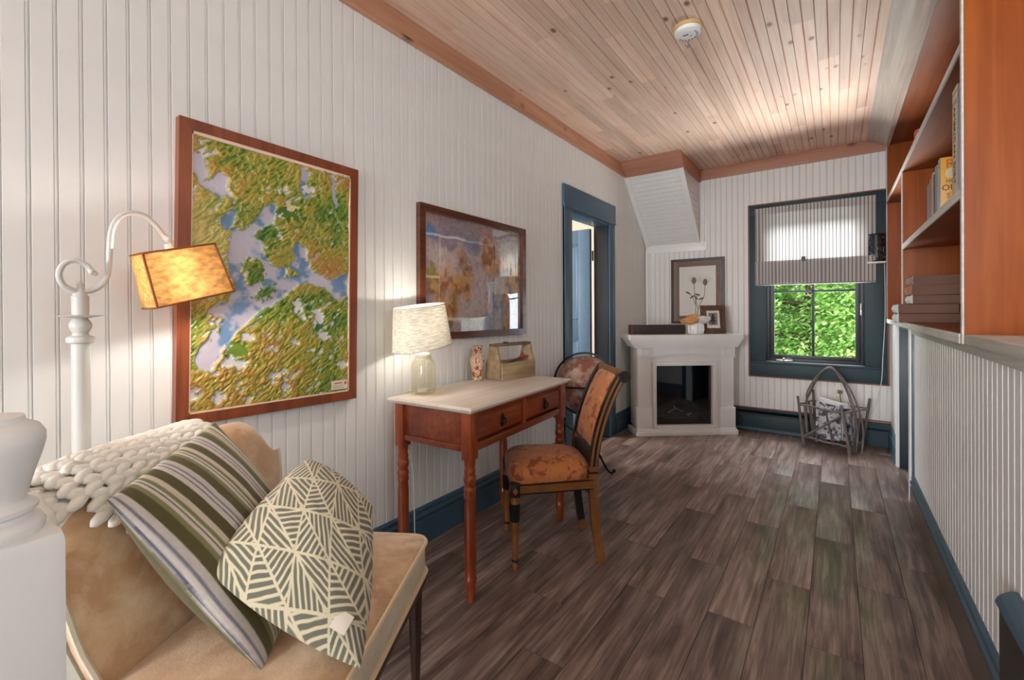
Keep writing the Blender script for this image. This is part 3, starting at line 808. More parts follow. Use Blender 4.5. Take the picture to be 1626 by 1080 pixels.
MB().box((-.325, -.30, .300), (.325, .262, .346), .006).build('seat_rail', M_['dark_wood'], ac)
for sx in (-1, 1):
    for yy, lean in ((.235, 0), (-.29, -.03)):
        MB().tube([(sx * .30, yy + lean, 0), (sx * .30, yy + lean * .6, .12), (sx * .30, yy, .31)], [.012, .017, .022], 10).build('leg', M_['dark_wood'], ac)

# chunky knit throw over the backrest: one knitted piece
st = MB(); rows = 20
# path over the back: from behind, across the top, down the front (local y,z)
path = catmull([(0, -.362, .60), (0, -.368, .70), (0, -.350, .79), (0, -.305, .832), (0, -.255, .835), (0, -.212, .80), (0, -.190, .72), (0, -.168, .62), (0, -.152, .52), (0, -.14, .46)], 6)
plen = [0]
for i in range(1, len(path)): plen.append(plen[-1] + (path[i] - path[i - 1]).length)
def on_path(d):
    for i in range(1, len(path)):
        if plen[i] >= d:
            t = (d - plen[i - 1]) / (plen[i] - plen[i - 1]); return path[i - 1].lerp(path[i], t), (path[i] - path[i - 1]).normalized()
    return path[-1], (path[-1] - path[-2]).normalized()
X0, X1 = -.075, .318
pitch = .028; DTOP = plen[30]; ncol = int(plen[-1] / pitch); nrow = int((X1 - X0) / .030)
for r_ in range(nrow):
    for c_ in range(ncol):
        p0, tg = on_path((c_ + .5 + .25 * math.sin(r_ * 1.3)) * pitch)
        e_ = max(0, abs(X0 + r_ * .030) / .335 - .55) / .45
        nrm = Vector((0, -tg.z, tg.y))
        if nrm.dot(Vector((0, p0.y + .26, p0.z - .6))) < 0: nrm = -nrm
        if (c_ + .5) * pitch > DTOP and X0 + r_ * .030 > X1 - .05 - ((c_ + .5) * pitch - DTOP) * .9: continue
        for sd in (-1, 1):
            c0 = Vector((X0 + .015 + r_ * .030 + .004 * sd, p0.y, p0.z - .09 * e_ ** 2.2 * (1 if p0.z > .6 else .4))) + nrm * .004 + tg * (sd * .0072)
            ax_ = (Vector((1, 0, 0)) + tg * (.42 * sd)).normalized(); bx_ = nrm.cross(ax_).normalized(); cx_ = ax_.cross(bx_)
            Mx = Matrix(((ax_.x, bx_.x, cx_.x, c0.x), (ax_.y, bx_.y, cx_.y, c0.y), (ax_.z, bx_.z, cx_.z, c0.z), (0, 0, 0, 1)))
            st.ball((0, 0, 0), (.0245, .0118, .0118), 8, 6, Mx)
# the ground of the knitting, under the stitches
V = []; Fc = []; pk = path[:31]
for i, q in enumerate(pk):
    for k in range(13):
        x = X0 + (X1 - X0) * k / 12; e_ = max(0, abs(x) / .335 - .55) / .45
        V.append((x, q.y, q.z - .09 * e_ ** 2.2 * (1 if q.z > .6 else .4)))
for i in range(len(pk) - 1):
    for k in range(12): Fc.append((i * 13 + k, i * 13 + k + 1, i * 13 + k + 14, i * 13 + k + 13))
st.add(V, Fc)
# a thick rolled border along the near edge
bd = [Vector((X1 + .008, q.y * 1.01, q.z - .02 + .004 * math.sin(i * 1.7))) for i, q in enumerate(path) if i < 34]
st.tube([tuple(q) for q in bd], .014, 8)
kt = st.build('knit_throw', M_['knit'], None, 80)
kt.location = AO; kt.rotation_euler = (0, 0, ARZ)
tag(kt, 'chunky cream knit throw draped over the tan armchair back', 'throw')

# cushions
def cushion(name, c, thick, colf, mat, label, n=220, pinch=.0, cat='cushion', flip=1):
    """c: corners c00,c10,c11,c01 in armchair coordinates"""
    c = [AW(q) for q in c]; o = sum(c, Vector()) / 4
    c = [np.array(q - o) for q in c]
    s = np.linspace(0, 1, n); S, T = np.meshgrid(s, s)
    ed = lambda a: 1 - np.abs(2 * a - 1) ** 2.0
    S2 = S + pinch * (.5 - S) * 2 * ed(T) * np.abs(2 * S - 1) ** 2 ; T2 = T + pinch * (.5 - T) * 2 * ed(S) * np.abs(2 * T - 1) ** 2
    P = (c[0] * ((1 - S2) * (1 - T2))[..., None] + c[1] * (S2 * (1 - T2))[..., None] + c[2] * (S2 * T2)[..., None] + c[3] * ((1 - S2) * T2)[..., None])
    nn = np.cross(c[1] - c[0] + c[2] - c[3], c[3] - c[0] + c[2] - c[1]); nn = nn / np.linalg.norm(nn) * flip
    h = thick * (ed(S) * ed(T)) ** .55
    h = h + .004 * (fbm(S * 7, T * 7, 3) - .5) * ed(S) * ed(T) * 3
    t = thing(name, o, 0, label, cat)
    Pf = P + nn * h[..., None] * .62; Pb = P - nn * h[..., None] * .38
    C = colf(S, T)
    grid_mesh('front', n, n, Pf, C, mat, t); grid_mesh('back', n, n, Pb, C[:, ::-1], mat, t)
    return t, P, nn
stripe_pal = [((90, 84, 54), .10), ((206, 196, 178), .05), ((128, 128, 92), .035), ((214, 206, 190), .02), ((84, 72, 82), .012), ((210, 202, 186), .03), ((132, 132, 96), .04), ((92, 86, 56), .09), ((200, 194, 188), .05), ((126, 126, 140), .02), ((206, 200, 194), .03), ((74, 78, 98), .012), ((206, 198, 190), .05)]
def stripes(S, T):
    return sum(stripes1(S + d, T) for d in (-.0018, -.0009, 0, .0009, .0018)) / 5
def stripes1(S, T):
    tot_ = sum(w for _, w in stripe_pal)
    q = (S * 2.9 + .03 * (fbm(S * 3, T * 3, 2) - .5)) % 1.0 * tot_
    C = np.zeros(S.shape + (3,)); a = 0
    for col_, w in stripe_pal:
        C[(q >= a) & (q < a + w)] = lin(col_); a += w
    return C * (0.93 + .14 * fbm(S * 60, T * 60, 2))[..., None]
mc = vcol('woven_cushion_cloth', .9, .25, 400, .2, .2)
cushion('striped_cushion', [(.304, -.115, .804), (-.03, -.185, .855), (-.125, .02, .492), (.214, .105, .452)], .15, stripes, mc, 'olive, cream and lilac striped cushion leaning on the armchair back', flip=1)
def tri(S, T):
    k = 3.9
    a = (S * .96 + T * .28) * k; b_ = (T * .96 - S * .28) * k + .3
    ia, ib = np.floor(a), np.floor(b_); fa, fb = a - ia, b_ - ib
    up = (fa + fb > 1).astype(int)
    th = ((ia * 2 + ib * 3 + up * 1) % 4) * (PI / 4) + .25
    w = np.sin(2 * PI * 7.0 * (fa * np.cos(th) + fb * np.sin(th)) + fbm(S * 12, T * 12, 2) * 2)
    ed = np.minimum(np.minimum(np.minimum(fa, 1 - fa), np.minimum(fb, 1 - fb)), np.abs(1 - fa - fb) * .7)
    ln = sstep(.1, .6, w); ln = np.where(ed < .03, 1.0, ln)
    return mixc(lin((108, 106, 94)), lin((206, 196, 166)), ln)
pc, PP, pn = cushion('geometric_cushion', [(.22, .005, .637), (.204, .293, .462), (.03, .245, .69), (-.02, .06, .775)], .14, tri, mc, 'cushion with hatched grey and cream triangles in front of the striped one', n=280, pinch=-.05)
pq = Vector(PP[42, 235] + pn * .048); tx = Vector(PP[42, 249] - PP[42, 221]).normalized(); tn = Vector(pn); ty = tn.cross(tx).normalized()
Mt = Matrix(((tx.x, ty.x, tn.x, pq.x), (tx.y, ty.y, tn.y, pq.y), (tx.z, ty.z, tn.z, pq.z), (0, 0, 0, 1)))
tg_ = MB().box((-.016, -.016, -.001), (.016, .016, .001), .0005, Mt).build('cloth_tag', plain('pale_tag', (222, 214, 198), .8), pc)

# newel post of the stairs
nw = thing('newel_post', (-.643, .050, -.010), math.radians(8), 'white painted wooden newel post with turned knob at the stair head', 'newel post')
MB().box((-.0465, -.0465, 0), (.0465, .0465, .932), .012).build('post', M_['white'], nw)
MB().box((-.056, -.056, 0), (.056, .056, .2), .004).build('plinth', M_['white'], nw)
MB().lathe([(.036, .926), (.041, .932), (.042, .938), (.039, .944), (.033, .946), (.033, .950), (.037, .953), (.037, .957), (.031, .961), (.029, .964), (.031, .972), (.035, .988), (.040, 1.005), (.0425, 1.016), (.0425, 1.024), (.038, 1.032), (.031, 1.036), (.029, 1.037), (.028, 1.042), (.012, 1.045), (.001, 1.0455)], 36).build('turned_knob', M_['white'], nw, 50)

# ================================================================== FLOOR LAMP
LX, LY = -1.46, .269
fl_ = thing('floor_lamp', (LX, LY, 0), 0, 'ivory floor lamp with scrolled gooseneck arm and tilted amber shade', 'floor lamp')
MB().lathe([(.115, 0), (.118, .012), (.10, .022), (.05, .035), (.022, .06), (.018, .09)], 28).build('base', M_['lamp_white'], fl_)
MB().lathe([(.0175, .08), (.0175, 1.056), (.0255, 1.060), (.0265, 1.066), (.0255, 1.072), (.016, 1.076), (.0145, 1.082), (.0205, 1.095), (.021, 1.103), (.016, 1.113), (.011, 1.118)], 20).build('column', M_['lamp_white'], fl_)
MB().lathe([(.012, 1.116), (.040, 1.122), (.041, 1.1235), (.012, 1.125)], 24).build('dish', M_['lamp_white'], fl_)
MB().lathe([(.0155, 1.124), (.016, 1.165), (.0165, 1.168), (.013, 1.172), (.011, 1.183), (.006, 1.190), (.007, 1.197), (.002, 1.204)], 18).build('candle_cap', M_['lamp_white'], fl_)
arm_px = [(143.6, 432), (136, 422), (118, 414), (100, 420), (92.5, 436), (99, 452), (111, 459), (124, 462.6), (142, 462), (157, 456), (168, 443), (172.5, 425), (174, 397), (177, 366), (188, 346), (208, 338), (231, 343.6), (249, 360), (262, 377)]
ap = [at(u, v_, 'x', LX + .004) - Vector((LX, LY, 0)) for u, v_ in arm_px]
for i, q in enumerate(ap):
    if i < 7: q.x += .012 * (1 - i / 7)
MB().tube(catmull(ap, 5), .0062, 10).build('gooseneck', M_['lamp_white'], fl_)
MB().ball(tuple(ap[0]), .008).ball(tuple(ap[0] + Vector((0, .006, -.004))), .006).build('scroll_end', M_['lamp_white'], fl_)
# shade: tapered oblong frustum tilted with the arm
SHC = Vector((-1.44 - LX, .470 - LY, 1.232)); Ms = TR(*SHC) @ RX(math.radians(15))
def frustum_shell(wt, dt, wb_, db, h, th=.0016, rad=.012):
    def ring(w, d, z, k):
        pts = []
        for cx_, cy_, a0 in ((w / 2 - rad, d / 2 - rad, 0), (-w / 2 + rad, d / 2 - rad, PI / 2), (-w / 2 + rad, -d / 2 + rad, PI), (w / 2 - rad, -d / 2 + rad, 1.5 * PI)):
            for i in range(4):
                t = a0 + PI / 2 * i / 3; pts.append((cy_ + (rad - k) * math.sin(t), cx_ + (rad - k) * math.cos(t), z))
        return pts
    mb_ = MB(); n_ = 16
    V = ring(wb_, db, -h / 2, 0) + ring(wt, dt, h / 2, 0)
    Fc = [(i, (i + 1) % n_, (i + 1) % n_ + n_, i + n_) for i in range(n_)]
    return mb_.add(V, Fc), ring
sh, rg = frustum_shell(.178, .085, .196, .105, .138)
amber = shade_cloth('amber_linen', (220, 164, 98), .07, 90, .40, (1, .5, 1))
so = link('shade', sh.mesh('shade', 40), amber, fl_, Ms)
rim = plain('amber_trim', (150, 84, 34), .7)
for w, d, z in ((.178, .085, .069), (.196, .105, -.069)):
    link('trim_band', MB().tube(rg(w, d, z, 0), .0028, 6, closed=True).mesh('trim_band'), rim, fl_, Ms)
for sy in (-1, 1):
    for sx in (-1, 1):
        link('corner_trim', MB().tube([(sx * .105 / 2 * .97, sy * (.098 - .006), -.069), (sx * .085 / 2 * .97, sy * (.089 - .006), .069)], .003, 6).mesh('corner_trim'), rim, fl_, Ms)
top = Ms @ Vector((0, -.01, .085))
MB().tube(catmull([ap[-1], (ap[-1] + top) / 2 + Vector((0, .006, .002)), top], 4), .0085, 10).tube([top, Ms @ Vector((0, -.01, .045))], [.010, .014], 12).build('socket', M_['lamp_white'], fl_)
link('bulb', MB().ball((0, -.005, .0), (.022, .022, .03), 12, 8).mesh('bulb', 80), M_['brass_bulb'], fl_, Ms)
def lamp_light(name, loc, power, r=.03, col_=(1, .86, .68)):
    d = bpy.data.lights.new(name, 'POINT'); d.energy = power; d.shadow_soft_size = r; d.color = col_
    o = bpy.data.objects.new(name, d); COL.objects.link(o); o.location = loc; return o
ll = lamp_light('floor_lamp_light', tuple(Vector((LX, LY, 0)) + Ms @ Vector((0, -.005, -.034))), 2.6, .012, (1, .95, .88))
lu = lamp_light('floor_lamp_light_up', tuple(Vector((LX, LY, 0)) + Ms @ Vector((0, -.012, .034))), 2.4, .012, (1, .93, .84))
M_['brass_bulb'].node_tree.nodes['Principled BSDF'].inputs['Alpha'].default_value = 1.0
for o in (ll, lu): o['kind'] = 'light'

# ================================================================== FRAMED PICTURES ON THE LEFT WALL
def pic_frame(parent, w, h, fw, d, mat, bevel=.004, lip=True):
    """local: x out of the wall, y along it (0..w), z up (0..h); mitred bars"""
    for a, b_, nm in ((((0, 0), (fw, fw), (fw, h - fw), (0, h)), None, 'v'), (((w, 0), (w - fw, fw), (w - fw, h - fw), (w, h)), None, 'v'), (((0, 0), (w, 0), (w - fw, fw), (fw, fw)), None, 'h'), (((0, h), (w, h), (w - fw, h - fw), (fw, h - fw)), None, 'h')):
        MB().prism(list(a), 0, d, 'x').build('frame_bar', mat, parent)
PX = XL + .0075
mp = thing('relief_map', (PX, .503, .782), 0, 'large framed green and gold raised relief map of lakes', 'map')
mp.rotation_euler = (-.018, 0, 0)
mw, mh, mf = .628, .945, .034
pic_frame(mp, mw, mh, mf, .030, M_['frame'])
MB().box((0.002, .02, .02), (.010, mw - .02, mh - .02)).build('backing', M_['black'], mp)
frm = MB()
for a, b_ in (((.011, mf - .001, mf - .001), (.027, mf + .004, mh - mf)), ((.011, mw - mf - .004, mf), (.027, mw - mf + .001, mh - mf)), ((.011, mf, mf - .001), (.027, mw - mf, mf + .005)), ((.011, mf, mh - mf - .010), (.027, mw - mf, mh - mf + .001))): frm.box(a, b_)
frm.build('mount_edge', plain('pale_pink_mount', (236, 208, 188), .6), mp)
GU, GV = 250, 380
yy = np.linspace(mf + .003, mw - mf - .003, GU); zz = np.linspace(mf + .004, mh - mf - .004, GV)
Yg, Zg = np.meshgrid(yy, zz)
def px_poly(pts):
    out = []
    for a, b_ in pts:
        q = at(260 + a / 2.078, 170 + b_ / 2.078, 'x', XL + .03)
        out.append((q.y - .503, q.z - .782 + .018 * (q.y - .503)))
    return out
def inside(poly, Y, Z):
    r = np.zeros(Y.shape, bool); n_ = len(poly); j = n_ - 1
    for i in range(n_):
        y0, z0 = poly[i]; y1, z1 = poly[j]
        r ^= ((z0 > Z) != (z1 > Z)) & (Y < (y1 - y0) * (Z - z0) / (z1 - z0 + 1e-12) + y0); j = i
    return r
wy = Yg + .012 * (fbm(Yg * 45, Zg * 45, 4) - .5) * 2; wz = Zg + .012 * (fbm(Yg * 45 + 50, Zg * 45, 4) - .5) * 2
lake = inside(px_poly([(205, 430), (215, 400), (265, 395), (310, 360), (325, 325), (345, 315), (362, 330), (350, 380), (310, 400), (280, 415), (300, 440), (325, 455), (322, 485), (350, 520), (400, 530), (428, 500), (420, 465), (440, 445), (460, 460), (460, 500), (490, 545), (540, 575), (570, 570), (604, 540), (606, 620), (570, 640), (530, 600), (470, 575), (430, 590), (400, 620), (340, 660), (290, 690), (240, 740), (200, 800), (150, 870), (110, 860), (95, 820), (130, 780), (150, 740), (140, 700), (150, 660), (200, 650), (225, 620), (230, 580), (210, 530), (205, 480)]), wy, wz)
lake |= inside(px_poly([(76, 150), (110, 150), (130, 190), (120, 240), (170, 210), (195, 225), (200, 270), (225, 295), (170, 295), (130, 270), (95, 235), (76, 210)]), wy, wz)
lake |= inside(px_poly([(180, 375), (200, 340), (230, 340), (225, 370), (205, 400), (185, 395)]), wy, wz) | inside(px_poly([(410, 340), (440, 190), (470, 215), (450, 265), (480, 290), (462, 300), (440, 270)][1:]), wy, wz)
lake |= inside(px_poly([(535, 215), (550, 215), (565, 320), (555, 330)]), wy, wz)
def blob(cx_, cy_, rx, ry, rot=0, wamp=.045):
    q = px_poly([(cx_, cy_), (cx_ + rx, cy_), (cx_, cy_ + ry)]); wy = Yg + wamp * (fbm(Yg * 70 + 9, Zg * 70, 3) - .5); wz = Zg + wamp * (fbm(Yg * 70, Zg * 70 + 31, 3) - .5)
    a = math.hypot(q[1][0] - q[0][0], q[1][1] - q[0][1]); b_ = math.hypot(q[2][0] - q[0][0], q[2][1] - q[0][1])
    dy, dz = wy - q[0][0], wz - q[0][1]; c, s = math.cos(rot), math.sin(rot)
    return ((dy * c + dz * s) / a) ** 2 + ((-dy * s + dz * c) / b_) ** 2 < 1
for bb in ((290, 540, 40, 48), (372, 482, 50, 28), (330, 612, 40, 18, .6), (240, 380, 22, 22), (345, 410, 28, 16), (415, 545, 22, 14), (115, 760, 26, 16), (165, 700, 30, 10), (165, 725, 14, 8)): lake &= ~blob(*bb)
white_l = np.zeros(lake.shape, bool)
for bb in ((230, 848, 44, 18, -.3), (270, 760, 20, 18), (375, 885, 34, 10, .5), (400, 920, 12, 26), (510, 690, 20, 24), (585, 850, 20, 12), (440, 655, 14, 22), (180, 960, 22, 16), (95, 945, 20, 16), (345, 800, 20, 7), (430, 780, 14, 8), (525, 755, 16, 10), (370, 275, 10, 8), (470, 270, 20, 12), (115, 105, 20, 6), (480, 800, 10, 10), (460, 700, 16, 7)): white_l |= blob(*bb)
dn = fbm((Yg + Zg * .55) * 26, (Zg - Yg * .9) * 62, 4)
white_l |= (dn < .255) & ~lake
rg_ = 1 - np.abs(2 * fbm((Yg + Zg * .6) * 34 + 5, (Zg - Yg * .85) * 70, 4) - 1)
big = fbm(Yg * 8 + 3, Zg * 8, 3); elev = .55 * rg_ + .75 * big
rows_ = (elev - elev.min()) / (elev.max() - elev.min())
water = lake | white_l
wsm = water.astype(float)
for _ in range(5): wsm = (wsm + np.roll(wsm, 1, 0) + np.roll(wsm, -1, 0) + np.roll(wsm, 1, 1) + np.roll(wsm, -1, 1)) / 5
hgt = np.where(lake, -.0022 + .0012 * (fbm(Yg * 60, Zg * 60, 3) - .5), .0150 * rows_ ** 1.2 * (1 - wsm)) 
hgt = np.where(white_l, .0006, hgt)
e = np.clip(rows_ * 1.4 - .26 + .25 * (fbm(Yg * 70, Zg * 70, 3) - .5), 0, 1)
Cg = mixc(lin((52, 104, 44)), lin((112, 138, 46)), e / .32); Cg = np.where((e > .32)[..., None], mixc(lin((112, 138, 46)), lin((170, 158, 66)), (e - .32) / .25), Cg)
Cg = np.where((e > .57)[..., None], mixc(lin((170, 158, 66)), lin((172, 128, 62)), (e - .57) / .3), Cg)
yl = sstep(.0, .14, .16 - np.hypot((Yg - .06), (Zg - .58) * .8)); Cg = Cg * (1 - .6 * yl[..., None]) + np.array(lin((220, 208, 130))) * .6 * yl[..., None]
for (bb, cc) in (((408, 325, 26, 10), (232, 210, 150)), ((400, 352, 40, 20), (84, 122, 44)), ((235, 805, 42, 30, -.4), (112, 142, 50)), ((512, 725, 14, 18), (60, 112, 60))):
    Cg[blob(*bb)] = lin(cc); hgt[blob(*bb)] = .002
lk = fbm(Yg * 22, Zg * 22, 4)
Cw = mixc(lin((200, 196, 210)), lin((112, 148, 186)), sstep(.48, .66, lk))
Cg[lake] = Cw[lake]; Cg[white_l] = lin((222, 222, 224))
edge_ = (wsm > .12) & (wsm < .5) & ~water; Cg[edge_] = Cg[edge_] * .8 + np.array(lin((214, 220, 190))) * .2
P = np.stack([.016 + hgt, Yg, Zg], -1)
grid_mesh('relief_sheet', GU, GV, P, Cg, vcol('printed_relief', .32), mp)
lb = MB().box((.026, mw - mf - .078, mf + .012), (.0275, mw - mf - .008, mf + .048)).build('title_label', plain('map_label_paper', (236, 222, 204), .6), mp)
MB().box((.0276, mw - mf - .066, mf + .035), (.0279, mw - mf - .032, mf + .040)).box((.0276, mw - mf - .022, mf + .030), (.0279, mw - mf - .012, mf + .042)).build('label_heading', plain('red_print', (196, 104, 80), .6), lb)
li = MB()
for i in range(3): li.box((.0276, mw - mf - .072, mf + .017 + i * .005), (.0279, mw - mf - .072 + (.055, .045, .05)[i], mf + .0185 + i * .005))
li.build('label_lines', plain('grey_print', (150, 130, 116), .6), lb)

p2 = thing('framed_map_print', (PX, 1.487, .984), 0, 'dark framed print of brown and grey terrain behind reflective glass', 'picture')
w2, h2, f2 = .904, .668, .036
p2.rotation_euler = (-.006, 0, 0)
fm2 = wood('dark_brown_frame', ((58, 30, 20), (88, 46, 30), (112, 62, 42)), 'y', 45, 2, .25, .05, bump=.05, coat=.5)
pic_frame(p2, w2, h2, f2, .028, fm2)
MB().box((.0005, .02, .02), (.003, w2 - .02, h2 - .02)).build('backing', M_['black'], p2)
GU, GV = 220, 170
yy = np.linspace(f2 - .004, w2 - f2 + .004, GU); zz = np.linspace(f2 - .004, h2 - f2 + .004, GV); Yg, Zg = np.meshgrid(yy, zz)
n1 = fbm(Yg * 9, Zg * 7, 5); n2_ = fbm(Yg * 30 + 9, Zg * 26, 4); n3 = fbm(Yg * 70, Zg * 70, 3)
C2 = mixc(lin((128, 96, 66)), lin((206, 160, 112)), sstep(.3, .7, n2_))
C2 = mixc(C2, lin((190, 186, 188)), sstep(.34, .62, n1) * .9 + .25 * sstep(.35, .0, np.abs(Zg - h2) + .0))
C2 = mixc(C2, lin((128, 140, 164)), sstep(.56, .68, fbm(Yg * 7 + 40, Zg * 5 + 8, 4)) * .9)
C2 = mixc(C2, lin((136, 142, 70)), sstep(.52, .66, fbm(Yg * 12 + 4, Zg * 9 + 60, 4)) * sstep(.34, .16, Yg) * .8)
C2 = mixc(C2, lin((168, 158, 160)), sstep(.14, .02, (h2 - Zg) - .04 * n1) * .8)
C2 = mixc(C2, lin((110, 126, 150)), sstep(.12, .04, Yg) * sstep(.35, .15, Zg))
C2 = mixc(C2, lin((70, 140, 190)), sstep(.05, .02, np.hypot(Yg - .085, (Zg - .545))))
C2 = np.clip(C2 * (1.15 + 1.1 * n3)[..., None], 0, .9)
C2 = mixc(C2, lin((120, 96, 80)), .45 * sstep(.06, .0, np.abs((fbm(Yg * 14, Zg * 12, 4) * 14) % 1 - .5)))
grid_mesh('print', GU, GV, np.stack([np.full(Yg.shape, .0045), Yg, Zg], -1), C2, vcol('print_ink', .6), p2)
MB().add([(.0245, f2 - .004, f2 - .004), (.0085, w2 - f2 + .004, f2 - .004), (.0085, w2 - f2 + .004, h2 - f2 + .004), (.0245, f2 - .004, h2 - f2 + .004)], [(0, 1, 2, 3)]).build('glazing', glass('rippled_acrylic', alpha=.34, rough=.01, wave=.07), p2)
# ================================================================== WRITING DESK
DRZ = math.radians(3.6)
DK = Vector((-1.362, 1.702, 0))
dk = thing('writing_desk', DK, DRZ, 'cherry writing desk with turned legs, two drawers and pale top', 'desk')
hd, hl, zt = .226, .442, .76          # half depth (x), half length (y), top
prof = [(-hd, zt - .022), (hd - .012, zt - .022), (hd - .010, zt - .017), (hd - .002, zt - .013), (hd, zt - .008), (hd - .003, zt - .003), (hd - .008, zt), (-hd, zt)]
def top_slab():
    V = []; Fc = []; lv = [(zt - .022, .012), (zt - .017, .010), (zt - .013, .002), (zt - .008, 0), (zt - .003, .003), (zt, .008)]
    for z, k in lv: V += [(-hd + k, -hl + k, z), (hd - k, -hl + k, z), (hd - k, hl - k, z), (-hd + k, hl - k, z)]
    for j in range(len(lv) - 1):
        for i in range(4): Fc.append((j * 4 + i, j * 4 + (i + 1) % 4, (j + 1) * 4 + (i + 1) % 4, (j + 1) * 4 + i))
    n_ = (len(lv) - 1) * 4
    Fc += [(3, 2, 1, 0), (n_, n_ + 1, n_ + 2, n_ + 3)]
    return MB().add(V, Fc)
top_slab().build('desk_top', M_['desk_top'], dk, 30)
lx, ly, q = hd - .045, hl - .048, .024
zA0, zA1 = .580, zt - .022
LEG = [(.014, 0), (.017, .012), (.019, .05), (.022, .075), (.0245, .082), (.0245, .092), (.021, .098), (.0225, .12), (.0235, .22), (.0235, .36), (.021, .395), (.024, .402), (.0245, .410), (.0215, .417), (.024, .424), (.0245, .436), (.0215, .444), (.0195, .452), (.0235, .462), (.0255, .474), (.0235, .486), (.020, .494), (.0225, .502), (.0225, .512), (.0195, .520), (.0215, .530), (.023, .545), (.0235, .556)]
for sx in (-1, 1):
    for sy in (-1, 1):
        lg_ = MB().lathe(LEG, 22, TR(sx * lx, sy * ly, 0)).build('leg', M_['desk'], dk, 60)
        MB().box((sx * lx - q, sy * ly - q, .552), (sx * lx + q, sy * ly + q, zA1), .003).build('leg_block', M_['desk'], lg_)
# rails
for sy in (-1, 1):
    MB().box((-lx + q, sy * ly - .010, zA0 + .022), (lx - q, sy * ly + .010, zA1), .001).build('side_panel', M_['desk_y'], dk)
    MB().box((-lx + q, sy * ly - .018, zA0), (lx - q, sy * ly + .018, zA0 + .024), .003).build('side_rail', M_['desk_y'], dk)
MB().box((-lx - .012, -ly + q, zA0), (-lx + .008, ly - q, zA1), .001).build('back_rail', M_['desk_y'], dk)
MB().box((lx - .012, -ly + q, zA0), (lx + .018, ly - q, zA0 + .030), .003).build('front_rail', M_['desk_y'], dk)
MB().box((lx - .012, -ly + q, zA1 - .016), (lx + .016, ly - q, zA1), .002).build('top_rail', M_['desk_y'], dk)
MB().box((lx - .012, -.012, zA0 + .03), (lx + .017, .012, zA1 - .016), .002).build('centre_stile', M_['desk'], dk)
MB().box((lx - .03, -ly + q, zA0 + .005), (lx - .012, ly - q, zA1 - .004)).build('carcass', M_['black'], dk)
for sy in (-1, 1):
    y0, y1 = sorted((sy * .016, sy * (ly - q - .006)))
    z0, z1 = zA0 + .034, zA1 - .020
    V = [(lx + .004, y0, z0), (lx + .004, y1, z0), (lx + .004, y1, z1), (lx + .004, y0, z1)]
    k = .014; V += [(lx + .016, y0 + k, z0 + k), (lx + .016, y1 - k, z0 + k), (lx + .016, y1 - k, z1 - k), (lx + .016, y0 + k, z1 - k)]
    V += [(lx - .01, *p_[1:]) for p_ in V[:4]]
    dw = MB().add(V, [(4, 5, 6, 7), (0, 1, 5, 4), (1, 2, 6, 5), (2, 3, 7, 6), (3, 0, 4, 7), (8, 9, 1, 0), (9, 10, 2, 1), (10, 11, 3, 2), (11, 8, 0, 3), (11, 10, 9, 8)]).build('drawer', M_['desk_y'], dk, 20)
    yc, zc_ = (y0 + y1) / 2, (z0 + z1) / 2
    h_ = MB()
    h_.ball((lx + .018, yc, zc_ + .018), (.004, .011, .012)).ball((lx + .018, yc, zc_), (.004, .013, .014)).ball((lx + .018, yc, zc_ - .018), (.004, .011, .012))
    h_.ball((lx + .026, yc, zc_ + .014), .006, 10, 6).tube(arc((lx + .028, yc, zc_ - .006), .014, PI * .5, PI * 2.5, 16, 'yz')[:-1], .0035, 6, closed=True)
    h_.build('ring_pull', M_['bronze'], dw)

# ---- table lamp: glass jar base, oval linen shade
tl = thing('table_lamp', (-1.500, 1.402, zt + .0005), math.radians(4), 'table lamp with clear glass jar base and cream linen shade', 'table lamp')
jar = glass('jar_glass', (248, 246, 234), alpha=.08, rough=.03)
def sq_lathe(prof_, n_=32, p=3.2, sx=1, sy=1):
    V = []; Fc = []
    for r, z in prof_:
        for k in range(n_):
            t = 2 * PI * k / n_; c, s = math.cos(t), math.sin(t)
            rr = r / ((abs(c) ** p + abs(s) ** p) ** (1 / p)); V.append((rr * c * sx, rr * s * sy, z))
    for i in range(len(prof_) - 1):
        for k in range(n_): Fc.append((i * n_ + k, i * n_ + (k + 1) % n_, (i + 1) * n_ + (k + 1) % n_, (i + 1) * n_ + k))
    return V, Fc
V, Fc = sq_lathe([(.001, .002), (.040, .0), (.046, .006), (.047, .02), (.047, .125), (.044, .140), (.035, .152), (.031, .157), (.031, .168)])
MB().add(V, Fc).build('glass_jar', jar, tl, 50)
MB().lathe([(.028, .008), (.030, .011), (.030, .020), (.001, .024)], 24).build('jar_foot', plain('thick_glass_foot', (214, 214, 196), .15), tl)
rg2 = MB()
for z in (.158, .166, .174): rg2.tube([(.032 * math.cos(t * .3142), .032 * math.sin(t * .3142), z) for t in range(20)], .0035, 6, closed=True)
rg2.lathe([(.031, .156), (.031, .178), (.024, .182), (.014, .188), (.013, .200)], 24)
rg2.build('jar_lid', plain('cream_metal_lid', (226, 222, 210), .35, .2), tl)
linen = shade_cloth('cream_linen', (232, 226, 208), .10, 60, .24, (1, .4, 2.6))
V, Fc = sq_lathe([(.150, .206), (.128, .392)], 40, 2.6, .62, 1.0)
shd = MB().add(V, Fc); TILT = TR(0, 0, .205) @ RX(math.radians(6.5)) @ TR(0, 0, -.205); link('shade', shd.mesh('shade', 60), linen, tl, TILT)
for r, z in ((.150, .206), (.128, .392)):
    V, _ = sq_lathe([(r, z)], 40, 2.6, .62, 1.0); link('rim', MB().tube(V, .0022, 5, closed=True).mesh('rim'), plain('linen_rim', (210, 200, 178), .8), tl, TILT)
MB().lathe([(.004, .188), (.004, .22), (.012, .225), (.013, .265)], 12).build('socket', M_['lamp_white'], tl)
MB().ball((0, 0, .30), (.026, .026, .036), 14, 10).build('bulb', M_['brass_bulb'], tl, 80)
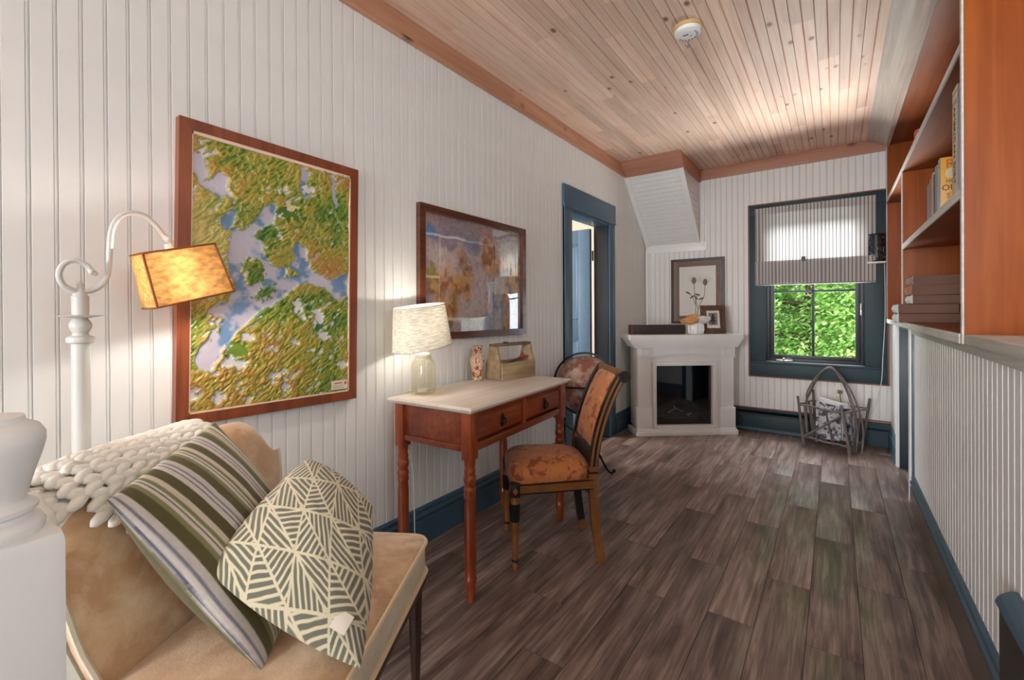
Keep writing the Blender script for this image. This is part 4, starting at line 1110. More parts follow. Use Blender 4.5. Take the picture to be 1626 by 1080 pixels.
for nm, dz, pw in (('table_lamp_light', .255, 1.1), ('table_lamp_light_up', .350, 1.1)):
    o = lamp_light(nm, (-1.500 + .0, 1.402 - .032 * (dz < .3), zt + dz), pw, .012, (1, .93, .84)); o['kind'] = 'light'
cp = [at(u, v_, 'x', XL + .03) for u, v_ in ((650, 585), (645, 600), (641, 625), (640, 640))]
cp = [Vector((-1.535, 1.385, zt + .012)), Vector((-1.575, 1.37, zt + .008)), Vector((-1.600, 1.362, zt - .03)), Vector((-1.606, 1.37, .62)), Vector((-1.604, 1.40, .50)), Vector((-1.600, 1.425, .40)), Vector((-1.598, 1.43, .27)), Vector((-1.598, 1.435, .06)), Vector((-1.59, 1.45, .004))]
tag(MB().tube(catmull(cp, 5), .0022, 6).build('lamp_cord', plain('clear_cord', (206, 202, 190), .5)), 'thin pale lamp cord hanging behind the cherry desk', 'cord')

# ---- imari vase
m, nt, b_ = _new('imari_glaze')
tc = N(nt, 'ShaderNodeTexCoord')
vo = N(nt, 'ShaderNodeTexVoronoi', Scale=46.0); nt.links.new(tc.outputs['Object'], vo.inputs['Vector'])
no = N(nt, 'ShaderNodeTexNoise', Scale=95.0, Detail=3.0); nt.links.new(tc.outputs['Object'], no.inputs['Vector'])
sm = N(nt, 'ShaderNodeMath', operation='MULTIPLY_ADD'); sm.inputs[1].default_value = .35; nt.links.new(no.outputs['Fac'], sm.inputs[0]); nt.links.new(vo.outputs['Distance'], sm.inputs[2])
rp = N(nt, 'ShaderNodeValToRGB'); rp.color_ramp.interpolation = 'CONSTANT'; e = rp.color_ramp.elements
e[0].position = 0; e[0].color = lin((206, 88, 44)) + (1,); e[1].position = .37; e[1].color = lin((232, 214, 190)) + (1,)
for pz, c in ((.46, (224, 120, 70)), (.51, (236, 222, 200)), (.60, (52, 40, 54)), (.67, (234, 216, 192)), (.80, (170, 80, 46))):
    k_ = e.new(pz); k_.color = lin(c) + (1,)
nt.links.new(sm.outputs[0], rp.inputs['Fac']); nt.links.new(rp.outputs['Color'], b_.inputs['Base Color']); b_.inputs['Roughness'].default_value = .15
va = MB().lathe([(.026, 0), (.029, .004), (.027, .020), (.030, .040), (.036, .070), (.040, .098), (.040, .112), (.035, .126), (.026, .136), (.021, .142), (.020, .155), (.022, .168), (.028, .178), (.029, .181), (.025, .180), (.018, .160), (.018, .14)], 30)
va = va.build('vase', m, None, 60)
va.location = (-1.548, 1.834, zt + .0005)
tag(va, 'orange and white flower-patterned porcelain vase on the desk', 'vase')

# ---- old wooden tool caddy
cw = wood('old_grey_pine', ((124, 104, 76), (160, 138, 104), (182, 162, 128)), 'y', 50, 3, .7, .05, bump=.25, pos=(.34, .5, .66))
tcad = thing('tool_caddy', (-1.452, 2.005, zt + .0005), math.radians(-8), 'weathered wooden tool caddy with plank handle on the desk', 'tool caddy')
cl, cd, chh = .130, .058, .092
for sx in (-1, 1): MB().box((sx * cd - .006, -cl, 0), (sx * cd + .006, cl, chh), .002).build('side_board', cw, tcad)
MB().box((-cd, -cl, 0), (cd, cl, .008), .001).build('bottom_board', cw, tcad)
for sy in (-1, 1):
    MB().prism([(-cd + .007, .004), (cd - .007, .004), (cd - .007, .095), (.034, .150), (.030, .176), (-.030, .176), (-.034, .150), (-cd + .007, .095)], sy * cl - .007, sy * cl + .007, 'y').build('end_board', cw, tcad)
MB().box((-.020, -cl - .018, .176), (.020, cl + .014, .192), .004).build('handle', wood('handle_wood', ((84, 66, 46), (116, 94, 66), (140, 118, 88)), 'y', 50, 3, .7, 0), tcad)
hinge = MB().box((-.012, -.05, .191), (.012, -.03, .197), .002)
hinge.build('hook', M_['bronze'], tcad)
for sy in (-1, 1):
    for z in (.018, .07): MB().ball((cd + .006, sy * (cl - .008), z), .0025, 6, 4).build('nail', M_['bronze'], tcad)
tcl = lambda l: (-1.452 + l[0] * math.cos(math.radians(-8)) - l[1] * math.sin(math.radians(-8)), 2.005 + l[0] * math.sin(math.radians(-8)) + l[1] * math.cos(math.radians(-8)), zt + l[2])
sw = thing('hand_saw', tcl((.012, 0, 0)), math.radians(-8), 'long grey tool with a red grip lying in the wooden caddy', 'tool')
MB().tube([(0, -.085, .072), (.004, .02, .098), (.004, .052, .104)], [.007, .006, .006], 8).build('shaft', plain('dull_steel', (96, 98, 102), .4, .7), sw)
MB().tube([(.004, .050, .104), (.004, .088, .113)], [.009, .011], 10).build('grip', plain('red_grip', (176, 44, 36), .5), sw)
bk = MB().box((-.012, -.09, .012), (.02, .07, .078), .004)
bk = bk.build('tool_roll', plain('dark_canvas', (66, 60, 58), .8, var=.2))
bk.location = tcl((-.014, 0, 0)); bk.rotation_euler = (0, 0, math.radians(-8)); tag(bk, 'dark rolled tool pouch inside the wooden caddy', 'pouch')

# ================================================================== SIDE CHAIR
CRZ = math.radians(132.1)
chs = thing('side_chair', (-1.1165, 1.844, 0), CRZ, 'black and gold painted side chair with rust floral upholstery at the desk', 'chair')
gold = plain('antique_gold_paint', (130, 84, 42), .4, .15, var=.2, vs_=20)
blk = plain('black_lacquer', (26, 24, 24), .3, var=.1)
fab = blotch('rust_floral_cloth', (184, 114, 60), [((136, 62, 32), 14, .55, .03), ((204, 136, 80), 22, .60, .05), ((112, 50, 30), 30, .66, .02)], .75, .2, sheen=.2)
# front legs
for sx in (-1, 1):
    g = MB().lathe([(.011, 0), (.014, .004), (.014, .022), (.011, .036), (.011, .042), (.013, .05), (.0165, .15), (.0185, .215)], 16, TR(sx * .177, .184, 0)).build('leg', gold, chs, 50)
    MB().lathe([(.0135, .038), (.0165, .041), (.0165, .046), (.0135, .049)], 16, TR(sx * .177, .184, 0)).build('ring', blk, g)
    fl2 = MB()
    for k in range(12):
        t = k * PI / 6; fl2.tube([(sx * .177 + .0165 * math.cos(t), .184 + .0165 * math.sin(t), .215), (sx * .177 + .0185 * math.cos(t), .184 + .0185 * math.sin(t), .288)], .0045, 6)
    fl2.lathe([(.017, .212), (.019, .29)], 14, TR(sx * .177, .184, 0)); fl2.build('fluted_collar', blk, g)
    MB().lathe([(.016, .286), (.019, .292), (.016, .305), (.015, .325)], 14, TR(sx * .177, .184, 0)).build('neck', gold, g)
    MB().box((sx * .177 - .021, .163, .322), (sx * .177 + .021, .205, .378), .003).build('corner_block', blk, chs)
    for dx, dy, axn in ((0, .0215, 'y'), (sx * .0215, 0, 'x')):
        d_ = [(0, -.016), (.012, 0), (0, .016), (-.012, 0)]
        if axn == 'y': MB().prism([(sx * .177 + a, .350 + b2) for a, b2 in d_], .2045, .2075, 'y').build('diamond', gold, chs)
        else: MB().prism([(.184 + a, .350 + b2) for a, b2 in d_], sx * .1975, sx * .2005, 'x').build('diamond', gold, chs)
# back stiles sweep up from sabre legs and curl over at the top
SIDE = [(-.205, 0), (-.185, .12), (-.172, .26), (-.168, .38), (-.176, .48), (-.196, .58), (-.228, .68), (-.270, .775), (-.306, .835)]
sp_ = catmull([(0, a, b2) for a, b2 in SIDE], 4)
def ribbon(xc, w, off0, off1, i0=0, i1=None):
    """strip of the stile's side profile, w wide, between two depths behind the line"""
    pts = sp_[i0:i1]; V = []; Fc = []
    for i, p_ in enumerate(pts):
        tgt = (pts[min(i + 1, len(pts) - 1)] - pts[max(i - 1, 0)]).normalized(); nn = Vector((0, -tgt.z, tgt.y))
        for x in (xc - w / 2, xc + w / 2):
            for o_ in (off0, off1): V.append((x, p_.y + nn.y * o_, p_.z + nn.z * o_))
    for i in range(len(pts) - 1):
        a = i * 4; Fc += [(a, a + 1, a + 5, a + 4), (a + 3, a + 2, a + 6, a + 7), (a + 2, a, a + 4, a + 6), (a + 1, a + 3, a + 7, a + 5)]
    n_ = (len(pts) - 1) * 4; Fc += [(0, 2, 3, 1), (n_, n_ + 1, n_ + 3, n_ + 2)]
    return MB().add(V, Fc)
for sx in (-1, 1):
    s_ = ribbon(sx * .156, .026, -.016, .020).build('stile', gold, chs, 40)
    for o_ in (-.0175, .0185): ribbon(sx * .156, .028, o_, o_ + .003, 14).build('black_line', blk, s_)
    ribbon(sx * .1695, .002, -.004, .006, 14).build('black_line', blk, s_)
    MB().box((sx * .156 - .0145, -.19, .400), (sx * .156 + .0145, -.147, .408)).build('black_band', blk, s_)
    ribbon(sx * .141, .004, -.016, .020, 2, 13).build('black_inner', blk, s_)
# top roll, lower rail, back upholstery
MB().lathe([(.001, -.171), (.026, -.170), (.026, .170), (.001, .171)], 20, TR(0, -.315, .828) @ RY(PI / 2)).build('top_roll', gold, chs, 50)
for sx in (-1, 1): MB().lathe([(.0275, -.003), (.0275, .003)], 20, TR(sx * .170, -.315, .828) @ RY(PI / 2)).lathe([(.012, -.005), (.012, .005)], 14, TR(sx * .171, -.315, .828) @ RY(PI / 2)).build('roll_end', blk, chs)
ribbon(0, .284, -.010, .012, 13, 17).build('lower_rail', blk, chs)
pts = sp_[17:33]; V = []; Fc = []; nx_ = 13
for i, p_ in enumerate(pts):
    tgt = (pts[min(i + 1, len(pts) - 1)] - pts[max(i - 1, 0)]).normalized(); nn = Vector((0, tgt.z, -tgt.y))
    for k in range(nx_):
        s = -1 + 2 * k / (nx_ - 1); bul = .020 * (1 - abs(s) ** 4) * (1 - abs(2 * i / (len(pts) - 1) - 1) ** 6) + .004
        V.append((s * .143, p_.y + nn.y * bul, p_.z + nn.z * bul))
nf = len(V)
for i, p_ in enumerate(pts):
    for k in range(nx_): V.append(((-1 + 2 * k / (nx_ - 1)) * .143, p_.y - .012, p_.z))
for i in range(len(pts) - 1):
    for k in range(nx_ - 1):
        a = i * nx_ + k; Fc += [(a, a + 1, a + nx_ + 1, a + nx_), (nf + a, nf + a + nx_, nf + a + nx_ + 1, nf + a + 1)]
MB().add(V, Fc).build('back_upholstery', fab, chs, 60)
gm = MB()
for sx in (-1, 1):
    pl = [(sx * .140, p_.y + .013, p_.z) for p_ in pts]; gm.tube(pl, .0025, 5)
gm.tube([(-.14, pts[0].y + .014, pts[0].z + .002), (.14, pts[0].y + .014, pts[0].z + .002)], .0025, 5)
gm.build('gimp', blk, chs)
# seat frame and domed cushion
MB().box((-.177, .172, .328), (.177, .196, .374), .002).build('front_rail', gold, chs)
for sx in (-1, 1):
    M2 = Matrix.Identity(4)
    V = [(sx * .166, -.17, .330), (sx * .188, .17, .330), (sx * .164, .17, .330), (sx * .146, -.17, .330)]
    V += [(x, y, .374) for x, y, z in V]
    rl = MB().add(V, [(0, 1, 2, 3), (4, 7, 6, 5), (0, 4, 5, 1), (1, 5, 6, 2), (2, 6, 7, 3), (3, 7, 4, 0)]).build('side_rail', gold, chs)
    MB().tube([(sx * .167, -.17, .372), (sx * .1895, .17, .372)], .0035, 5).tube([(sx * .167, -.17, .332), (sx * .1895, .17, .332)], .003, 5).build('black_line', blk, rl)
MB().box((-.150, -.180, .330), (.150, -.158, .374), .002).build('rear_rail', gold, chs)
V = []; Fc = []; n_ = 40; lv = [(.366, 1.0), (.385, 1.03), (.405, 1.03), (.425, .99), (.440, .90), (.452, .74), (.459, .5), (.462, .22)]
for z, k in lv:
    for i in range(n_):
        t = 2 * PI * i / n_; c, s = math.cos(t), math.sin(t)
        p = 5.0; r = 1 / ((abs(c) ** p + abs(s) ** p) ** (1 / p)); y = s * r
        V.append((c * r * (.172 + .020 * y) * k, .012 + y * .186 * k, z))
for j in range(len(lv) - 1):
    for i in range(n_): Fc.append((j * n_ + i, j * n_ + (i + 1) % n_, (j + 1) * n_ + (i + 1) % n_, (j + 1) * n_ + i))
Fc += [tuple(reversed(range(n_))), tuple(range((len(lv) - 1) * n_, len(lv) * n_))]
MB().add(V, Fc).build('seat', fab, chs, 60)

# ================================================================== FLOOR GLOBE
GC = Vector((-1.36, 2.72, .635))
gb = thing('globe', (GC.x, GC.y, 0), math.radians(20), 'antique brown globe in black iron floor stand behind the chair', 'globe')
gmat = blotch('antique_globe_print', (176, 132, 112), [((138, 88, 72), 6, .52, .02), ((196, 170, 156), 9, .58, .05), ((104, 66, 56), 26, .66, .02)], .25, 0, coat=.4)
MB().ball((0, 0, GC.z), .192, 40, 26).build('sphere', gmat, gb, 80)
rgm = MB(); RR = .206
V = []; Fc = []; n_ = 56
for i in range(n_):
    t = 2 * PI * i / n_
    for r, dy in ((RR - .006, -.006), (RR + .008, -.006), (RR + .008, .006), (RR - .006, .006)): V.append((r * math.cos(t), dy, GC.z + r * math.sin(t)))
for i in range(n_):
    j = (i + 1) % n_
    for k in range(4): Fc.append((i * 4 + k, i * 4 + (k + 1) % 4, j * 4 + (k + 1) % 4, j * 4 + k))
o = MB().add(V, Fc).build('meridian_ring', M_['black_iron'], gb); 
hz = MB()
hz.tube([(.245 * math.cos(t * PI / 24), .245 * math.sin(t * PI / 24), GC.z + .012) for t in range(48)], .0055, 6, closed=True).tube([(.225 * math.cos(t * PI / 24), .225 * math.sin(t * PI / 24), GC.z + .012) for t in range(48)], .004, 6, closed=True)
hz.build('horizon_ring', M_['black_iron'], gb)
stn = MB()
stn.lathe([(.012, .16), (.016, .19), (.010, .22), (.014, .26), (.020, .30), (.012, .34), (.016, .38), (.022, .41), (.010, .43)], 14)
stn.build('stem', M_['black_iron'], gb)
for k in range(3):
    a = math.radians(-82 + 120 * k); c, s = math.cos(a), math.sin(a)
    lgp = [(.008, .20), (.05, .21), (.10, .16), (.14, .09), (.175, .035), (.205, .012), (.225, .022)]
    lg_ = MB().tube(catmull([(c * r, s * r, z) for r, z in lgp], 4), .008, 8).build('leg', M_['black_iron'], gb)
    MB().ball((c * .226, s * .226, .022), .013).ball((c * .206, s * .206, .006), .0065).build('scroll_foot', M_['black_iron'], lg_)
    a2 = a + .35; c, s = math.cos(a2), math.sin(a2)
    MB().tube(catmull([(0, 0, .30), (c * .10, s * .10, .33), (c * .20, s * .20, .44), (c * .245, s * .245, .56), (c * .245, s * .245, GC.z + .008)], 4), .006, 6).build('support_arm', M_['black_iron'], gb)
# ================================================================== CORNER FIREPLACE
FA = Vector((-1.449, 3.894, 0)); FRZ = math.atan2(.61947, .78502)
fp = thing('electric_fireplace', FA, FRZ, 'white corner fireplace with black glass firebox and log set', 'fireplace')
W_ = M_['white']
body = [(.045, .03), (.885, .03), (.885, .27), (.60, .53), (.36, .58), (.045, .27)]
MB().prism([(.045, .03), (.19, .03), (.19, .27), (.36, .45), (.36, .58), (.045, .27)], .05, .84, 'z').build('left_body', W_, fp)
MB().prism([(.707, .03), (.885, .03), (.885, .27), (.60, .53), (.58, .45), (.707, .27)], .05, .84, 'z').build('right_body', W_, fp)
MB().box((.19, .03, .624), (.707, .27, .84)).build('breast', W_, fp)
# plinth
MB().box((.0, -.012, 0), (.93, .05, .045), .006).box((.012, -.004, .045), (.918, .05, .062), .006).box((-.0, .0, 0), (.05, .25, .045), .006).box((.88, 0, 0), (.93, .24, .045), .006).build('plinth', W_, fp)
for x0, x1 in ((.012, .150), (.768, .905)):
    MB().box((x0 - .012, -.022, 0), (x1 + .012, .03, .040), .006).box((x0 - .004, -.014, .04), (x1 + .004, .03, .064), .008).build('plinth_block', W_, fp)
    MB().box((x0, -.008, .062), (x1, .05, .250), .003).build('pilaster_base', W_, fp)
    MB().box((x0 + .010, .004, .25), (x1 - .010, .05, .70), .003).build('pilaster', W_, fp)
    cb = MB().box((x0 + .002, -.006, .695), (x1 - .002, .05, .79), .003).build('capital', W_, fp)
    xm_ = (x0 + x1) / 2
    frame_mb = MB()
    for a, b2 in (((xm_ - .030, .715), (xm_ - .020, .778)), ((xm_ + .020, .715), (xm_ + .030, .778)), ((xm_ - .030, .715), (xm_ + .030, .724)), ((xm_ - .030, .769), (xm_ + .030, .778))):
        frame_mb.box((a[0], -.014, a[1]), (b2[0], -.004, b2[1]), .002)
    frame_mb.build('capital_square', W_, cb)
# side returns
MB().box((.030, .03, .062), (.05, .25, .80), .003).build('side_panel', W_, fp)
MB().box((.872, .03, .062), (.892, .25, .80), .003).build('side_panel', W_, fp)
# frieze with arched lower edge
arch_ = [(.150, .80), (.768, .80), (.768, .700)]
for i in range(13):
    t = i / 12; arch_.append((.768 - .618 * t, .700 + .030 * math.sin(PI * t)))
MB().prism(arch_, -.002, .032, 'y').build('frieze', W_, fp)
for x in (.742, .752): MB().box((x, .002, .72), (x + .006, .01, .78), .001).build('control_slot', plain('grey_slot', (140, 138, 134), .5), fp)
# stepped mantel
for k, (z0, z1, ov) in enumerate(((.790, .806, .010), (.806, .822, .018), (.822, .842, .030), (.842, .862, .042))):
    MB().prism([(-.005 - ov, -.012 - ov), (.915 + ov * .6, -.012 - ov), (.915 + ov * .6, .22), (.60, .52), (.36, .57), (-.005 - ov, .22)], z0, z1, 'z').build('mantel_moulding', W_, fp, 20)
MB().prism([(-.068, -.062), (.948, -.062), (.948, .225), (.62, .525), (.345, .575), (-.068, .222)], .862, .905, 'z').build('mantel_shelf', W_, fp, 20)
# opening surround, firebox, logs, glass
frame = MB()
for a, b2 in (((.157, .066), (.190, .660)), ((.707, .066), (.740, .660)), ((.19, .624), (.707, .660)), ((.19, .062), (.707, .088))): frame.box((a[0], .0, a[1]), (b2[0], .06, b2[1]), .004)
frame.build('surround', W_, fp)
fbx = MB().box((.19, .26, .088), (.707, .27, .624)).box((.19, .06, .08), (.707, .27, .09)).box((.186, .06, .088), (.192, .27, .624)).box((.705, .06, .088), (.711, .27, .624)).box((.19, .06, .622), (.707, .27, .63))
fbx.build('firebox', plain('firebox_black', (20, 22, 26), .6), fp)
logm = plain('charred_log', (70, 64, 62), .8, var=.5, vs_=30, bump=.6, bs=40)
for a, b2, r in (((.24, .17, .16), (.66, .18, .17), .036), ((.26, .14, .20), (.48, .20, .28), .028), ((.44, .19, .29), (.64, .14, .21), .026), ((.30, .12, .13), (.60, .11, .13), .03)):
    MB().tube([a, tuple((a[i] + b2[i]) / 2 + (.006 if i == 2 else 0) for i in range(3)), b2], [r, r * 1.08, r * .9], 10).build('log', logm, fp)
pt = MB().tube([(.33, .095, .185), (.40, .10, .225), (.47, .095, .195)], [.006, .005, .003], 6).tube([(.395, .10, .222), (.385, .105, .25)], .005, 6).tube([(.50, .09, .165), (.545, .092, .178), (.515, .09, .150)], .006, 5)
pt.build('ash_twig', plain('pale_ash', (196, 178, 164), .8), fp)
MB().box((.20, .08, .09), (.69, .20, .125), .02).build('ember_bed', plain('ember_bed', (30, 28, 30), .9, var=.6, vs_=60, bump=1.0, bs=60), fp)
MB().box((.19, .048, .088), (.707, .051, .624)).build('glass_door', glass('smoked_glass', (214, 218, 224), alpha=.05, rough=.02), fp)
def FW(x, y, z): return FA + Vector((math.cos(FRZ), math.sin(FRZ), 0)) * x + Vector((-math.sin(FRZ), math.cos(FRZ), 0)) * y + Vector((0, 0, z))

# ---- things on the mantel
mz = .9055
cb = thing('carved_beam', FW(-.03, .035, mz), FRZ, 'dark carved wooden beam lying on the mantel', 'carving')
cwm = plain('carved_dark_wood', (58, 46, 44), .5, var=.5, vs_=60, bump=1.0, bs=110)
MB().box((.03, 0, 0), (.50, .085, .085), .006).build('block', cwm, cb)
MB().box((0, -.001, 0), (.03, .086, .086), .006).build('end_block', plain('brown_end_grain', (92, 58, 42), .5, var=.2), cb)
cv = MB(); rnd = random.Random(4)
for i in range(34):
    x = .05 + rnd.random() * .43; z = .018 + rnd.random() * .05
    cv.tube(arc((x, -.002, z), .006 + rnd.random() * .008, rnd.random() * 6, rnd.random() * 6 + 4, 8, 'xz'), .0028, 5)
cv.build('relief_carving', cwm, cb)

rv_ = thing('flower_vase', FW(.555, .02, mz), FRZ, 'white ribbed vase of peach and white roses on the mantel', 'vase')
V = []; Fc = []; n_ = 60
prof_ = [(.052, 0), (.064, .008), (.070, .04), (.068, .078), (.058, .10), (.052, .102)]
for r, z in prof_:
    for i in range(n_):
        t = 2 * PI * i / n_; rr = r * (1 + .055 * math.cos(10 * t)); V.append((rr * math.cos(t), rr * math.sin(t), z))
for j in range(len(prof_) - 1):
    for i in range(n_): Fc.append((j * n_ + i, j * n_ + (i + 1) % n_, (j + 1) * n_ + (i + 1) % n_, (j + 1) * n_ + i))
Fc += [tuple(reversed(range(n_))), tuple(range((len(prof_) - 1) * n_, len(prof_) * n_))]
MB().add(V, Fc).build('vase_body', plain('white_ceramic', (240, 240, 242), .2, var=.02), rv_, 60)
def rose(c, r, mat, seed):
    """cupped petals wrapped round a bud, the outer ones curling open"""
    rd = random.Random(seed); mb_ = MB()
    for k in range(18):
        q = k / 17; a = k * 2.4 + rd.random() * .4; rr = r * (.35 + .6 * q); n1_, m1_ = 6, 5; V = []
        for jj in range(m1_ + 1):
            t = jj / m1_; el = -1.25 + t * (2.1 - .75 * q)
            flare = 1 + .22 * q * t ** 3
            for ii in range(n1_ + 1):
                u = ii / n1_ - .5; az = a + u * 1.9 * math.sin(PI * (.25 + .55 * t))
                V.append((c[0] + rr * flare * math.cos(el) * math.cos(az), c[1] + rr * flare * math.cos(el) * math.sin(az), c[2] + rr * .9 * math.sin(el) - .10 * r * abs(u) * t + .05 * r * math.sin(9 * u) * t))
        mb_.add(V, [(jj * (n1_ + 1) + ii, jj * (n1_ + 1) + ii + 1, (jj + 1) * (n1_ + 1) + ii + 1, (jj + 1) * (n1_ + 1) + ii) for jj in range(m1_) for ii in range(n1_)])
    return mb_.ball(c, r * .34, 8, 6)
peach = shade_cloth('peach_petals', (240, 184, 130), .2, 30, .2); whp = shade_cloth('white_petals', (244, 240, 238), .2, 30, .08)
for c, r, mt, sd in (((-.050, -.025, .138), .066, peach, 1), ((.055, -.025, .145), .066, whp, 2), ((-.005, .03, .160), .058, peach, 3), ((.065, .045, .135), .05, whp, 4), ((-.085, .02, .128), .048, peach, 5)):
    rose(c, r, mt, sd).build('rose', mt, rv_, 60)

ph = thing('photo_frame', FW(.755, .085, mz), FRZ - math.radians(8), 'rustic brown wooden photo frame leaning on the mantel', 'photo frame')
Mph = RX(math.radians(-10)); rw = wood('rustic_brown', ((66, 46, 34), (98, 72, 54), (122, 94, 72)), 'z', 60, 4, .7, .2, bump=.4)
pw_, phh, pf = .215, .262, .050
for a, b2 in (((-pw_ / 2, 0), (-pw_ / 2 + pf, phh)), ((pw_ / 2 - pf, 0), (pw_ / 2, phh)), ((-pw_ / 2 + pf, 0), (pw_ / 2 - pf, pf)), ((-pw_ / 2 + pf, phh - pf), (pw_ / 2 - pf, phh))):
    link('frame_bar', MB().box((a[0], -.011, a[1]), (b2[0], .011, b2[1]), .003).mesh('frame_bar'), rw, ph, Mph)
sl = MB()
for i in range(5):
    z = .02 + i * .05; sl.box((-pw_ / 2 + .004, -.015, z), (-pw_ / 2 + .03, -.008, z + .036), .002).box((pw_ / 2 - .03, -.015, z), (pw_ / 2 - .004, -.008, z + .036), .002)
for i in range(4):
    x = -.075 + i * .042; sl.box((x, -.015, .005), (x + .034, -.008, .026), .002).box((x, -.015, phh - .026), (x + .034, -.008, phh - .005), .002)
link('bark_slip', sl.mesh('bark_slip'), rw, ph, Mph)
link('mat', MB().box((-pw_ / 2 + pf - .002, -.006, pf - .002), (pw_ / 2 - pf + .002, .004, phh - pf + .002)).mesh('mat'), plain('cream_mat', (226, 220, 208), .7), ph, Mph)
link('photograph', MB().box((-.040, -.0075, .078), (.040, -.005, phh - .070)).mesh('photograph'), plain('grey_photo', (142, 140, 138), .5, var=.15), ph, Mph)
fig = MB()
for z, w in ((.095, .022), (.115, .034), (.130, .012), (.145, .028), (.160, .010), (.172, .014)): fig.ball((0, -.0075, z), (w, .0012, .007), 10, 4)
link('photo_motif', fig.mesh('photo_motif'), plain('photo_black', (40, 40, 42), .6), ph, Mph)

# ---- thistle print on the far wall
tp = thing('thistle_print', (-1.374, YB - .009, .985), 0, 'framed botanical print of two thistle heads above the mantel', 'picture')
tw, th_ = .505, .652
def frame_xz(parent, w, h, fw, y0, y1, mat, nm, o=0):
    for pl in (((o, o), (o + fw, o + fw), (o + fw, h - o - fw), (o, h - o)), ((w - o, o), (w - o - fw, o + fw), (w - o - fw, h - o - fw), (w - o, h - o)), ((o, o), (w - o, o), (w - o - fw, o + fw), (o + fw, o + fw)), ((o, h - o), (w - o, h - o), (w - o - fw, h - o - fw), (o + fw, h - o - fw))):
        MB().prism(list(pl), y0, y1, 'y').build(nm, mat, parent)
frame_xz(tp, tw, th_, .024, -.024, 0, plain('dark_walnut_frame', (48, 34, 30), .35, var=.15), 'frame_bar')
frame_xz(tp, tw, th_, .056, -.016, -.002, plain('taupe_mat', (124, 104, 92), .7, var=.05), 'mat_bar', .023)
MB().box((.077, -.012, .077), (tw - .077, -.004, th_ - .077)).build('paper', plain('ivory_paper', (226, 222, 214), .7, var=.03), tp)
stem_m = plain('sepia_stem', (110, 92, 84), .7, var=.2); hm = plain('thistle_brown', (124, 92, 78), .7, var=.3, vs_=80)
st_ = MB(); yq = -.0125
for pts_ in ([(.235, .08), (.238, .20), (.226, .32), (.222, .40)], [(.25, .08), (.275, .19), (.315, .27), (.327, .38)], [(.236, .19), (.205, .27), (.165, .31)], [(.26, .15), (.24, .24), (.27, .30)]):
    st_.tube(catmull([(x, yq, z) for x, z in pts_], 5), .0028, 5)
for cx_, cz_, n_l in ((.222, .405, 9), (.327, .385, 9)):
    for k in range(n_l):
        a = PI * (k / (n_l - 1)); st_.tube([(cx_, yq, cz_), (cx_ + .07 * math.cos(a) , yq, cz_ + .05 * math.sin(a) + .05)], .0008, 3)
st_.build('stem', stem_m, tp)
for cx_, cz_ in ((.222, .432), (.327, .412)): MB().ball((cx_, yq, cz_), (.020, .004, .034), 12, 8).build('thistle_head', hm, tp)
lv_ = MB()
for cx_, cz_, rr in ((.165, .31, .5), (.205, .27, -.6), (.255, .29, .3), (.29, .25, -.4), (.24, .26, .9)): lv_.ball((0, 0, 0), (.028, .002, .009), 8, 4, TR(cx_, yq, cz_) @ RY(rr))
lv_.build('leaf', stem_m, tp)
MB().box((.02, -.0195, .02), (tw - .02, -.0185, th_ - .02)).build('glazing', glass('picture_glass', alpha=.02), tp)

# ================================================================== TWIG BASKET AND PAPERS
ba = thing('twig_basket', (-.03, 4.49, 0), 0, 'twig magazine basket with tall bentwood hoop handle under the window', 'basket')
bl = lambda P_: tuple(Vector(P_) - Vector((-.03, 4.49, 0)))
A_, B_, C_, D_ = (-.215, 4.42), (.085, 4.345), (.165, 4.545), (-.14, 4.615)
tw_m = wood('grey_twig', ((70, 60, 58), (108, 96, 92), (140, 128, 122)), 'z', 60, 8, .7, .2, bump=.5)
cx0, cy0 = -.03, 4.48
for (x, y), zt_, ln in ((A_, .405, -.045), (B_, .375, -.055), (C_, .415, .05), (D_, .44, -.02)):
    MB().tube([bl((x, y, 0)), bl((x + ln * .5, y - .003, zt_ * .5)), bl((x + ln, y - .006, zt_))], [.0115, .0105, .0095], 7).build('post', tw_m, ba)
def top_(q, ln, z): return (q[0] + ln * z / .4, q[1] - .004, z)
ptA = lambda z: top_(A_, -.045, z); ptB = lambda z: top_(B_, -.055, z); ptC = lambda z: top_(C_, .05, z); ptD = lambda z: top_(D_, -.02, z)
def stick(p0, p1, r, wob=.006, nm='rail'):
    p0, p1 = Vector(p0), Vector(p1); m_ = [p0.lerp(p1, t) + Vector((random.uniform(-wob, wob), random.uniform(-wob, wob), random.uniform(-wob, wob))) for t in (.25, .5, .75)]
    MB().tube([bl(q) for q in [p0] + m_ + [p1]], r, 7).build(nm, tw_m, ba)
stick(ptA(.335), ptB(.315), .008); stick(ptB(.315), ptC(.325), .008); stick(ptC(.335), ptD(.345), .007); stick(ptD(.345), ptA(.345), .007)
stick(ptA(.075), ptB(.055), .008); stick(ptB(.06), ptC(.055), .007); stick(ptC(.06), ptD(.06), .007); stick(ptD(.06), ptA(.06), .007)
stick(ptA(.07), ptB(.30), .0085, .003, 'brace')
for t in (.28, .62):
    stick(Vector(ptA(.33)).lerp(Vector(ptB(.32)), t), Vector(ptA(.05)).lerp(Vector(ptB(.05)), t + .04), .0065, .004, 'upright')
for t in (.3, .65):
    stick(Vector(ptD(.34)).lerp(Vector(ptA(.34)), t), Vector(ptD(.06)).lerp(Vector(ptA(.06)), t), .006, .004, 'upright')
    stick(Vector(ptB(.32)).lerp(Vector(ptC(.33)), t), Vector(ptB(.06)).lerp(Vector(ptC(.06)), t), .006, .004, 'upright')
for k in range(7):
    t = (k + .5) / 7; stick(Vector(ptA(.07)).lerp(Vector(ptB(.065)), t), Vector(ptD(.06)).lerp(Vector(ptC(.06)), t), .005, .003, 'slat')
